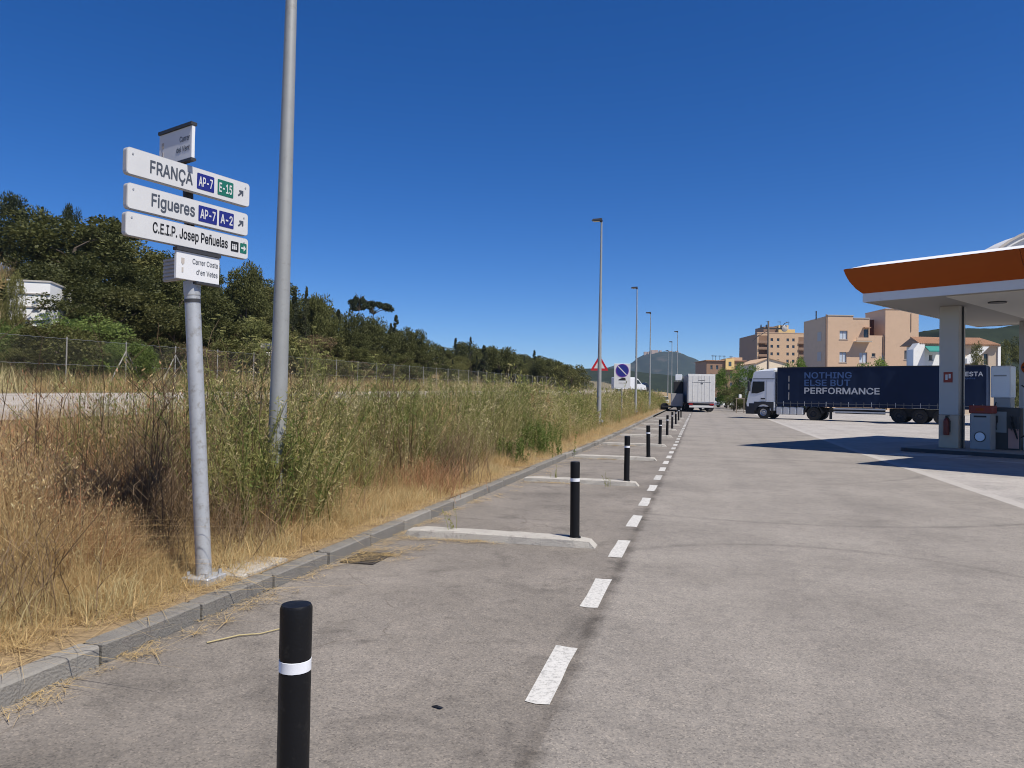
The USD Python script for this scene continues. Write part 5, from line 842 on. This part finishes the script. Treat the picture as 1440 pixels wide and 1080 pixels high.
# tall fennel with yellow umbels
def fennel(seed):
    r = np.random.default_rng(seed); b, u_ = MB(), MB(); C = []
    h = r.uniform(1.7, 2.15); s = np.linspace(0, 1, 6); P = np.stack([r.normal(0, .05)*s*3, r.normal(0, .05)*s*3, h*s], 1); b.tube(P, np.linspace(.009, .003, 6), 5, False); tips = [P[-1]]
    for k in range(9):
        t = r.uniform(.35, .95); p0 = np.array([np.interp(t, s, P[:, i]) for i in range(3)]); g = r.uniform(0, 2*PI); L = r.uniform(.2, .5)*(1.15-t*.5); e = p0+np.array([math.cos(g)*L*.6, math.sin(g)*L*.6, L*.85]); b.tube([p0, (p0+e)/2+[0, 0, -.02], e], (.004, .003, .002), 4, False)
        (tips.append(e) if t > .5 else None); C.append(p0+(e-p0)*r.random((26, 1))+r.normal(0, .05, (26, 3)))
    b.raw(*leaves(r, np.vstack(C), .06, .2, .16))
    for e in tips:
        R_ = r.uniform(.035, .065); a = r.uniform(0, 2*PI, 46); rr = R_*np.sqrt(r.random(46)); u_.raw(*leaves(r, np.stack([e[0]+rr*np.cos(a), e[1]+rr*np.sin(a), e[2]+.03+r.normal(0, .005, 46)], 1), .022, 1.2, .8))
    return b, u_
fp = [(300, 13), (322, 12.2), (338, 14), (352, 11.6), (372, 13.2), (424, 12.4), (436, 14), (452, 13), (470, 12), (512, 15), (538, 14.2), (575, 17), (640, 19), (690, 22), (735, 26)]
for k, (px, d) in enumerate(fp):
    p0 = at(px, 560, d); b, u_ = fennel(100+k)
    wh_ = ['left of the sign post', 'just right of the sign post', 'left of the nearest lamp', 'right of the nearest lamp', 'in the middle of the verge', 'far along the verge'][int(np.searchsorted([265, 330, 393, 500, 600], px))]; lab = f'tall wild fennel stalk with flat yellow flower heads, {wh_}'
    plant('wild_fennel', lab, 'fennel', (p0[0], p0[1]), [('stalk', b, M['fennel']), ('flower_heads_stuff', u_, M['umbel'])], R.uniform(.92, 1.12), f'wild fennel {wh_}')
for (x, y_, lab) in ((-4.8, 3.75, 'crumpled white litter in the dry grass near the kerb'), (-5.6, 4.7, 'pale scrap of litter in the grass at the left edge')):
    r = np.random.default_rng(int(-x*10)); v = r.normal(0, 1, (14, 3))*[.07, .07, .03]; solo('litter', MB().hull(v+[x, y_, float(verge(np.array(x), np.array(y_)))+.06]), M['paper'], lab, 'litter')
solo('dry_twig', MB().tube([(-3.32, 4.52, .012), (-3.2, 4.72, .014), (-3.08, 4.8, .012), (-2.98, 4.98, .014), (-2.9, 4.98, .012)], (.006, .006, .005, .005, .003), 5), M['oat'], 'long pale dry twig lying on the asphalt below the kerb', 'twig')
solo('dropping', MB().hull(np.random.default_rng(3).normal(0, 1, (14, 3))*[.013, .008, .004]+[-1.42, 3.98, .008]), M['ink_black'], 'small dark scrap lying on the asphalt between near bollard and nearest lane dash', 'scrap')

# ------------------------------------------------------------------ fence and shrubs beyond the left road
def cutout():
    n = {'g': ('geometry', {}), 's': ('separate_xyz', {}), 'a': ('math', {'math_type': 'add'}), 'b': ('math', {'math_type': 'subtract'}), 'w1': ('math', {'math_type': 'pingpong', 'value2': .05}), 'w2': ('math', {'math_type': 'pingpong', 'value2': .05}), 'm': ('math', {'math_type': 'minimum'}), 'l': ('math', {'math_type': 'less_than', 'value2': .0016}),
         'nz': ('noise_texture', {'scale': 2}), 't': ('transparent_bsdf', {}), 'p': ('principled_bsdf', {'base_color': (.14, .14, .13), 'roughness': .6}), 'x': ('mix_closure', {})}
    l = [('g.position', 's.vector'), ('s.y', 'a.value1'), ('s.z', 'a.value2'), ('s.y', 'b.value1'), ('s.z', 'b.value2'), ('a.value', 'w1.value1'), ('b.value', 'w2.value1'), ('w1.value', 'm.value1'), ('w2.value', 'm.value2'), ('m.value', 'l.value1'), ('l.value', 'x.fac'), ('t.BSDF', 'x.closure1'), ('p.BSDF', 'x.closure2')]
    return usdkit.material(stage, LK+'chain_link', n, l, surface='x.closure')
CH = cutout()
fe = thing('chain_link_fence', 'long wire mesh fence on grey posts beyond the upper left road', 'fence', (0, 0, 0))
fy = np.arange(14, 176, 3.0); fxx = -23.3+.018*np.clip(fy-30, 0, 200); fz = hill(fxx, fy)
for x, y_, z in zip(fxx, fy, fz): part(fe, 'fence_post', MB().tube([(x, y_, z-.2), (x, y_, z+2.05)], .026, 6), M['post'])
V = []; 
for x, y_, z in zip(fxx, fy, fz): V += [(x+.04, y_, z+.03), (x+.04, y_, z+1.98)]
part(fe, 'wire_mesh', (np.array(V), np.array([(2*k, 2*k+2, 2*k+3, 2*k+1) for k in range(len(fy)-1)])), CH)
for h in (.1, 1.0, 1.97): part(fe, 'tension_wire', MB().tube([(x+.05, y_, z+h) for x, y_, z in zip(fxx, fy, fz)], .006, 4), M['wire'])
for pxx, dd in ((152, 30), (244, 33.5), (830, 115)):
    p0 = at(pxx, 548, dd); k = int(np.argmin(abs(fy-p0[1]))); x, y_, z = fxx[k], fy[k], fz[k]
    for s in (-1, 1): part(fe, 'brace', MB().tube([(x, y_, z+1.65), (x+.1, y_+s*1.15, z+.0)], .026, 6), M['post'])
# dry growth at the foot of the slope
p = np.stack([R.uniform(-29, -21.3, 1500), R.uniform(16, 120, 1500)], 1); p = p[R.random(len(p)) < np.clip((-21.2-p[:, 0])/1.5, .3, 1)]
big = [(blades(np.random.default_rng(k+70), 70, .5, .35, 1.0, .4, .02, 3, .6), m) for k, m in enumerate((M['oat'], M['dry'], M['dry'], M['weed3']))]
scatter('roadside_grass', big, np.column_stack([p, hill(p[:, 0], p[:, 1])-.05]), R.uniform(0, 6.28, len(p)), R.uniform(.6, 1.3, len(p)), R.integers(0, 4, len(p)))
p = np.stack([R.uniform(-52, -30, 1500), R.uniform(16, 60, 1500)], 1); _q = np.array([pix((a, b_, 5))[0] for a, b_ in p]); p = p[(_q < 95) | (R.random(len(p)) < .12)]
scatter('slope_grass', big, np.column_stack([p, hill(p[:, 0], p[:, 1])-.05]), R.uniform(0, 6.28, len(p)), R.uniform(1.0, 1.9, len(p)), R.integers(0, 4, len(p)))

# ------------------------------------------------------------------ trees
def crown(seed, kind):
    """unit tree: height 1, about 1 wide; crown of leaf faces gathered in clumps"""
    r = np.random.default_rng(seed); C, D = [], []
    if kind in ('round', 'bush'):
        nb = 34 if kind == 'round' else 30; lo = .34 if kind == 'round' else .12
        for k in range(nb):
            z = r.uniform(lo, .92); w = .46*math.sin(min(1, (z-lo*.6)/(1-lo*.6))*PI*.82+.35)**.7; a = r.uniform(0, 2*PI); rad = w*math.sqrt(r.uniform(.25, 1)); c_ = np.array([rad*math.cos(a), rad*math.sin(a), z]); rb = r.uniform(.10, .19)
            m = 330; d = r.normal(0, 1, (m, 3)); d /= np.linalg.norm(d, axis=1, keepdims=True); q = c_+d*[1, 1, .8]*rb*r.uniform(.55, 1.1, (m, 1)); C.append(q); D.append(d+[0, 0, .2])
        size, nar = .031, .62
    elif kind == 'umbrella':
        for k in range(30):
            a = r.uniform(0, 2*PI); rad = .5*math.sqrt(r.random()); c_ = np.array([rad*math.cos(a), rad*math.sin(a), .90-.12*(rad/.5)**2+r.normal(0, .015)]); m = 170; d = r.normal(0, 1, (m, 3)); d /= np.linalg.norm(d, axis=1, keepdims=True); C.append(c_+d*[1, 1, .55]*r.uniform(.07, .11)*r.uniform(.3, 1.05, (m, 1))); D.append(d+[0, 0, .4])
        size, nar = .05, .4
    elif kind == 'pine':
        for k in range(26):
            z = r.uniform(.28, .92); w = .44*math.sin(min(1, z)*PI*.8+.3)**.6; a = r.uniform(0, 2*PI); rad = w*r.uniform(.2, 1); c_ = np.array([rad*math.cos(a), rad*math.sin(a), z+r.normal(0, .03)]); m = 300; d = r.normal(0, 1, (m, 3)); d /= np.linalg.norm(d, axis=1, keepdims=True); C.append(c_+d*[1, 1, .75]*r.uniform(.10, .18)*r.uniform(.3, 1.05, (m, 1))); D.append(d+[0, 0, .3])
        size, nar = .05, .35
    elif kind == 'spire':
        for k in range(64):
            z = r.uniform(.03, .97); w = .34*(1-z)**1.15+.005; a = r.uniform(0, 2*PI); rad = w*r.uniform(.4, 1); c_ = np.array([rad*math.cos(a), rad*math.sin(a), z]); m = 100; d = r.normal(0, 1, (m, 3)); d /= np.linalg.norm(d, axis=1, keepdims=True); C.append(c_+d*[1, 1, .6]*(.03+.055*(1-z))*r.uniform(.3, 1.1, (m, 1))); D.append(d+[0, 0, -.2])
        size, nar = .032, .4
    C, D = np.vstack(C), np.vstack(D)
    return leaves(r, C, size, .35, nar, D/np.linalg.norm(D, axis=1, keepdims=True))
def trunk(seed, kind):
    r = np.random.default_rng(seed+500); b = MB(); top = .86 if kind == 'umbrella' else .5 if kind in ('pine', 'spire', 'bush') else .62; s = np.linspace(0, 1, 6)
    P = np.stack([np.cumsum(r.normal(0, .012, 6)), np.cumsum(r.normal(0, .012, 6)), -.05+s*(top+.05)], 1); b.tube(P, np.linspace(.032, .012, 6)*(.75 if kind == 'umbrella' else 1), 8)
    for k in range(9):
        i = r.integers(3 if kind == 'umbrella' else 1, 6); a = r.uniform(0, 2*PI); L = r.uniform(.15, .34)*(.5 if kind in ('pine', 'spire') else .75 if kind != 'umbrella' else 1); e = P[i]+np.array([math.cos(a)*L, math.sin(a)*L, L*(.35 if kind == 'umbrella' else .8)]); b.tube([P[i], (P[i]+e)/2+[0, 0, .02], e], (.012, .008, .004), 5)
    return b
CLS = {}
def tree_class(key, seed, kind, mat):
    c_ = stage.CreateClassPrim(f'/World/{key}_class'); part(c_, 'crown', crown(seed, kind), M[mat]); part(c_, 'trunk', trunk(seed, kind), M['bark'], 40); CLS[key] = f'/World/{key}_class'
for key, seed, kind, mat in (('holm_oak', 1, 'round', 'oak'), ('holm_oak_wide', 2, 'bush', 'oak'), ('olive_bush', 3, 'bush', 'olive'), ('olive_bush_tall', 4, 'round', 'olive'), ('bright_shrub', 5, 'bush', 'bright'), ('stone_pine', 6, 'umbrella', 'pine'), ('pine_tree', 7, 'pine', 'pine'), ('pine_tree_b', 17, 'pine', 'pine'), ('conifer', 8, 'spire', 'conifer'), ('street_tree', 9, 'bush', 'plane'), ('broom', 10, 'bush', 'broom'), ('dry_bush', 11, 'bush', 'drybush')): tree_class(key, seed, kind, mat)
def tree(key, name, loc, h, w, label, cat='tree', group=None):
    t = thing(name, label, cat, loc, R.uniform(0, 6.28), group, scale=(w, w, h)); t.GetReferences().AddInternalReference(CLS[key]); t.SetInstanceable(True); return t
LAB = {'holm_oak': ('holm_oak', 'dark round oak', 'tree', 'oaks'), 'holm_oak_wide': ('holm_oak_bush', 'dark bushy oak', 'tree', 'bushy oaks'), 'olive_bush': ('olive_bush', 'olive green bush', 'shrub', 'olive bushes'), 'olive_bush_tall': ('olive_tree', 'open olive tree', 'tree', 'olive trees'), 'dry_bush': ('dry_bush', 'brown dried bush', 'shrub', 'dried bushes'), 'conifer': ('conifer', 'dark pointed conifer', 'tree', 'conifers')}
ROWP = ['right behind the wire fence', 'in the lower part of the slope', 'in the upper part of the slope', 'on the crest']
def where(px): return 'at the left edge' if px < 95 else 'left of the sign post' if px < 255 else 'between sign post and nearest lamp' if px < 392 else 'right of the nearest lamp' if px < 490 else 'below the umbrella pines' if px < 560 else 'left of the second lamp'
def slope_tree(key, x, y_, ztop, wmin=2.6, special=None, row=0):
    z = float(hill(np.array(x), np.array(y_))); h = max(1.6, ztop-z); w = max(wmin+.8, min(h*1.2, 7.5))*R.uniform(1.0, 1.3)
    if key == 'conifer': w = max(1.6, h*.62)
    elif y_ > 70: w = min(w, h*1.25)
    nm, lab, cat, gr = LAB[key]; px = pix((x, y_, 3))[0]; lab = f'{lab} {ROWP[row]}, {where(px)}'; gr = f'{gr} {ROWP[row]} {where(px)}'
    tree(key, nm, (x, y_, z-.15), h*1.02, w, lab, cat, gr)
for row, (x0, frac, step) in enumerate(((-26.6, .42, 3.4), (-29.0, .62, 3.0), (-32.5, .82, 3.0), (-36.5, .97, 3.0))):
    y_ = 17.0+row*1.1
    while y_ < 185:
        x = x0+R.normal(0, .7); yy = y_+R.normal(0, .6); px, py, d = pix((x, yy, 3)); y_ += step*R.uniform(.8, 1.2)*(1 if y_ < 42 else .8)
        if px < -170 or px > 838: continue
        zs = sky_z(x, yy); zb = float(zleft(-24, yy)); fr = frac*R.uniform(.86, 1.0) if row < 3 else R.uniform(.88, 1.0)
        if px < 62 and row >= 2 or 2 < px < 72 and row < 2: continue                               # open grassy slope at the left edge
        if -10 < px < 66 and row < 2 and R.random() < .5: continue
        key = R.choice(['holm_oak', 'holm_oak_wide', 'olive_bush', 'olive_bush_tall', 'dry_bush', 'conifer'], p=([.22, .24, .26, .16, .08, .04] if row < 2 else [.34, .26, .18, .14, 0, .08]) if yy < 62 else [.22, .16, .16, .14, 0, .32])
        if row == 0 and 230 < px < 330: key = 'dry_bush'
        slope_tree(key, x, yy, zb+(zs-zb)*fr, row=row)
# skyline trees, each its own
def sky_tree(key, name, px, ytop, ybot, d, wpx, label, cat='tree'):
    a = at(px, ytop, d); b_ = at(px, ybot, d); b_[2] = min(b_[2], float(hill(np.array(b_[0]), np.array(b_[1])))-.1); wpx = wpx*1.25; h = a[2]-b_[2]; tree(key, name, (b_[0], b_[1], b_[2]), h, wpx*d/FPX, label, cat)
sky_tree('pine_tree', 'pine_tree', 22, 276, 335, 56, 62, 'large dark pine crown on the hilltop at the left edge')
sky_tree('pine_tree_b', 'pine_tree', -14, 282, 335, 57, 50, 'dark pine cut by the left edge on the hilltop')
sky_tree('pine_tree_b', 'pine_tree', 66, 303, 350, 55, 34, 'low dark pine right of the largest hilltop pine')
sky_tree('pine_tree', 'pine_tree', 101, 287, 360, 54, 30, 'slender pine with a tuft top, tallest between the hilltop pines')
sky_tree('pine_tree_b', 'pine_tree', 118, 312, 365, 53, 40, 'dark pine leaning against the slender tuft topped pine')
sky_tree('pine_tree', 'pine_tree', 158, 308, 372, 52, 36, 'dark pine on the skyline just left of the direction panels')
sky_tree('holm_oak', 'skyline_oak', 296, 364, 420, 50, 26, 'dark round oak seen just right of the lower street plate')
sky_tree('holm_oak', 'skyline_oak', 345, 374, 440, 52, 52, 'dark round oak on the skyline left of the nearest lamp')
sky_tree('conifer', 'skyline_conifer', 430, 400, 470, 58, 34, 'pointed conifer on the skyline right of the nearest lamp')
sky_tree('stone_pine', 'stone_pine', 505, 411, 464, 95, 24, 'left umbrella pine with small flat crown above the trees')
sky_tree('stone_pine', 'stone_pine', 523, 419, 466, 96, 46, 'right umbrella pine with wide flat crown above the trees')
sky_tree('conifer', 'skyline_conifer', 556, 441, 500, 84, 40, 'tall dark conifer right of the umbrella pines')
sky_tree('conifer', 'skyline_conifer', 640, 474, 525, 105, 28, 'pointed conifer low on the skyline left of the far row')
sky_tree('conifer', 'skyline_conifer', 661, 472, 525, 108, 22, 'slim pointed conifer on the low part of the skyline')
sky_tree('conifer', 'skyline_conifer', 751, 491, 530, 128, 26, 'star shaped conifer alone on the skyline left of the second lamp')
sky_tree('bright_shrub', 'bright_shrub', 118, 440, 532, 33, 105, 'bright green shrub behind the braced fence post', 'shrub')
sky_tree('bright_shrub', 'bright_shrub', 182, 476, 535, 31.5, 60, 'low bright green shrub right of the larger bright one', 'shrub')
sky_tree('bright_shrub', 'bright_shrub', -4, 445, 545, 30, 60, 'bright green shrub cut by the left edge', 'shrub')
sky_tree('olive_bush_tall', 'olive_tree', 18, 385, 505, 32.5, 22, 'thin branched olive tree in front of the white shed at the left edge')
sky_tree('broom', 'broom_shrub', 20, 488, 548, 29, 50, 'yellowish broom bush behind the fence at the left edge', 'shrub')
sky_tree('broom', 'broom_shrub', 70, 520, 549, 28.5, 34, 'small yellowish broom bush at the foot of the fence', 'shrub')
sky_tree('broom', 'broom_shrub', 803, 512, 553, 98, 44, 'pale yellow green shrub left of the triangular warning sign', 'shrub')
for px, yt, d, wp, key, lab in ((412, 402, 56, 46, 'conifer', 'jagged dark conifer just right of the nearest lamp'), (450, 418, 60, 44, 'holm_oak', 'round oak on the skyline, first full crown right of the nearest lamp'), (474, 432, 64, 40, 'conifer', 'dark conifer left of the umbrella pines'), (492, 442, 66, 42, 'holm_oak', 'round oak at the foot of the left umbrella pine'), (528, 449, 70, 50, 'holm_oak', 'round oak below the right umbrella pine'), (548, 452, 74, 34, 'conifer', 'conifer just right of the right umbrella pine'), (575, 464, 78, 46, 'holm_oak', 'round oak on the falling skyline right of the umbrella pines'), (600, 480, 84, 42, 'holm_oak', 'low round oak where the skyline drops'), (622, 486, 92, 40, 'conifer', 'small conifer in the dip of the skyline'), (680, 484, 100, 44, 'conifer', 'broad conifer in the middle of the far row'), (700, 489, 104, 44, 'holm_oak', 'round oak in the middle of the far row'), (722, 493, 108, 40, 'conifer', 'conifer near the right end of the far row'), (770, 505, 118, 40, 'holm_oak', 'round oak right of the star shaped conifer'), (788, 511, 122, 36, 'holm_oak', 'last round oak of the far row on the right')):
    sky_tree(key, 'skyline_conifer' if key == 'conifer' else 'skyline_oak', px, yt, 545, d, wp, lab)
# right side trees
def right_tree(key, name, px, ytop, d, wpx, label, cat='tree', ybot=None):
    p0 = at(px, 560, d); g = float(rise(p0[1])); a = at(px, ytop, d); tree(key, name, (p0[0], p0[1], g), a[2]-g, wpx*d/FPX, label, cat)
right_tree('street_tree', 'street_tree', 1022, 519, 105, 40, 'bright green street tree right of the white box lorry')
right_tree('street_tree', 'street_tree', 1047, 512, 98, 44, 'bright green street tree left of the lorry cab')
right_tree('street_tree', 'street_tree', 1064, 517, 104, 30, 'bright green tree half hidden by the lorry cab')
right_tree('holm_oak_wide', 'hedge_shrub', 1032, 544, 88, 34, 'dark clipped hedge shrub below the bright street trees', 'shrub'); right_tree('holm_oak_wide', 'hedge_shrub', 1050, 543, 87, 30, 'dark hedge shrub just left of the lorry cab', 'shrub')
right_tree('street_tree', 'street_tree', 1118, 504, 92, 40, 'green tree top showing above the front of the trailer')
right_tree('street_tree', 'street_tree', 1228, 505, 92, 54, 'green tree top showing above the middle of the trailer')
right_tree('olive_bush', 'street_tree', 1372, 483, 84, 26, 'small grey green tree in front of the white house')
right_tree('holm_oak_wide', 'roadside_oak', 1415, 478, 100, 44, 'dark oak between the white house and the rear station column')
right_tree('holm_oak_wide', 'roadside_oak', 1438, 474, 105, 40, 'dark oak at the right edge behind the rear station column')
right_tree('holm_oak', 'roadside_oak', 1398, 500, 110, 40, 'dark oak low behind the fuel pump')
wf = at(1041, 572, 80); fr = thing('wooden_frame', 'small wooden frame with white top in front of the dark hedge', 'frame', (wf[0], wf[1], float(rise(wf[1]))), YAW)
part(fr, 'post', MB().box(-.45, -.37, 0, .08, 0, 1.5), M['wood']); part(fr, 'post', MB().box(.37, .45, 0, .08, 0, 1.5), M['wood']); part(fr, 'crossbar', MB().box(-.5, .5, -.01, .09, 1.5, 1.6), M['wood']); part(fr, 'white_top', MB().box(-.14, .14, 0, .2, 1.61, 2.0, .04), M['house_white'])

# ------------------------------------------------------------------ the air: far things fade a little to blue
hz = usdkit.material(stage, LK+'haze', {'v': ('principled_volume', {'color': (.62, .78, 1.0), 'density': HAZE, 'anisotropy': .2})}, [], volume='v.volume')
part(None, 'haze', MB().box(-2650, 2650, -450, 2850, -3, 165), hz, kind='stuff')

print('growth triangles', NTRI[0])
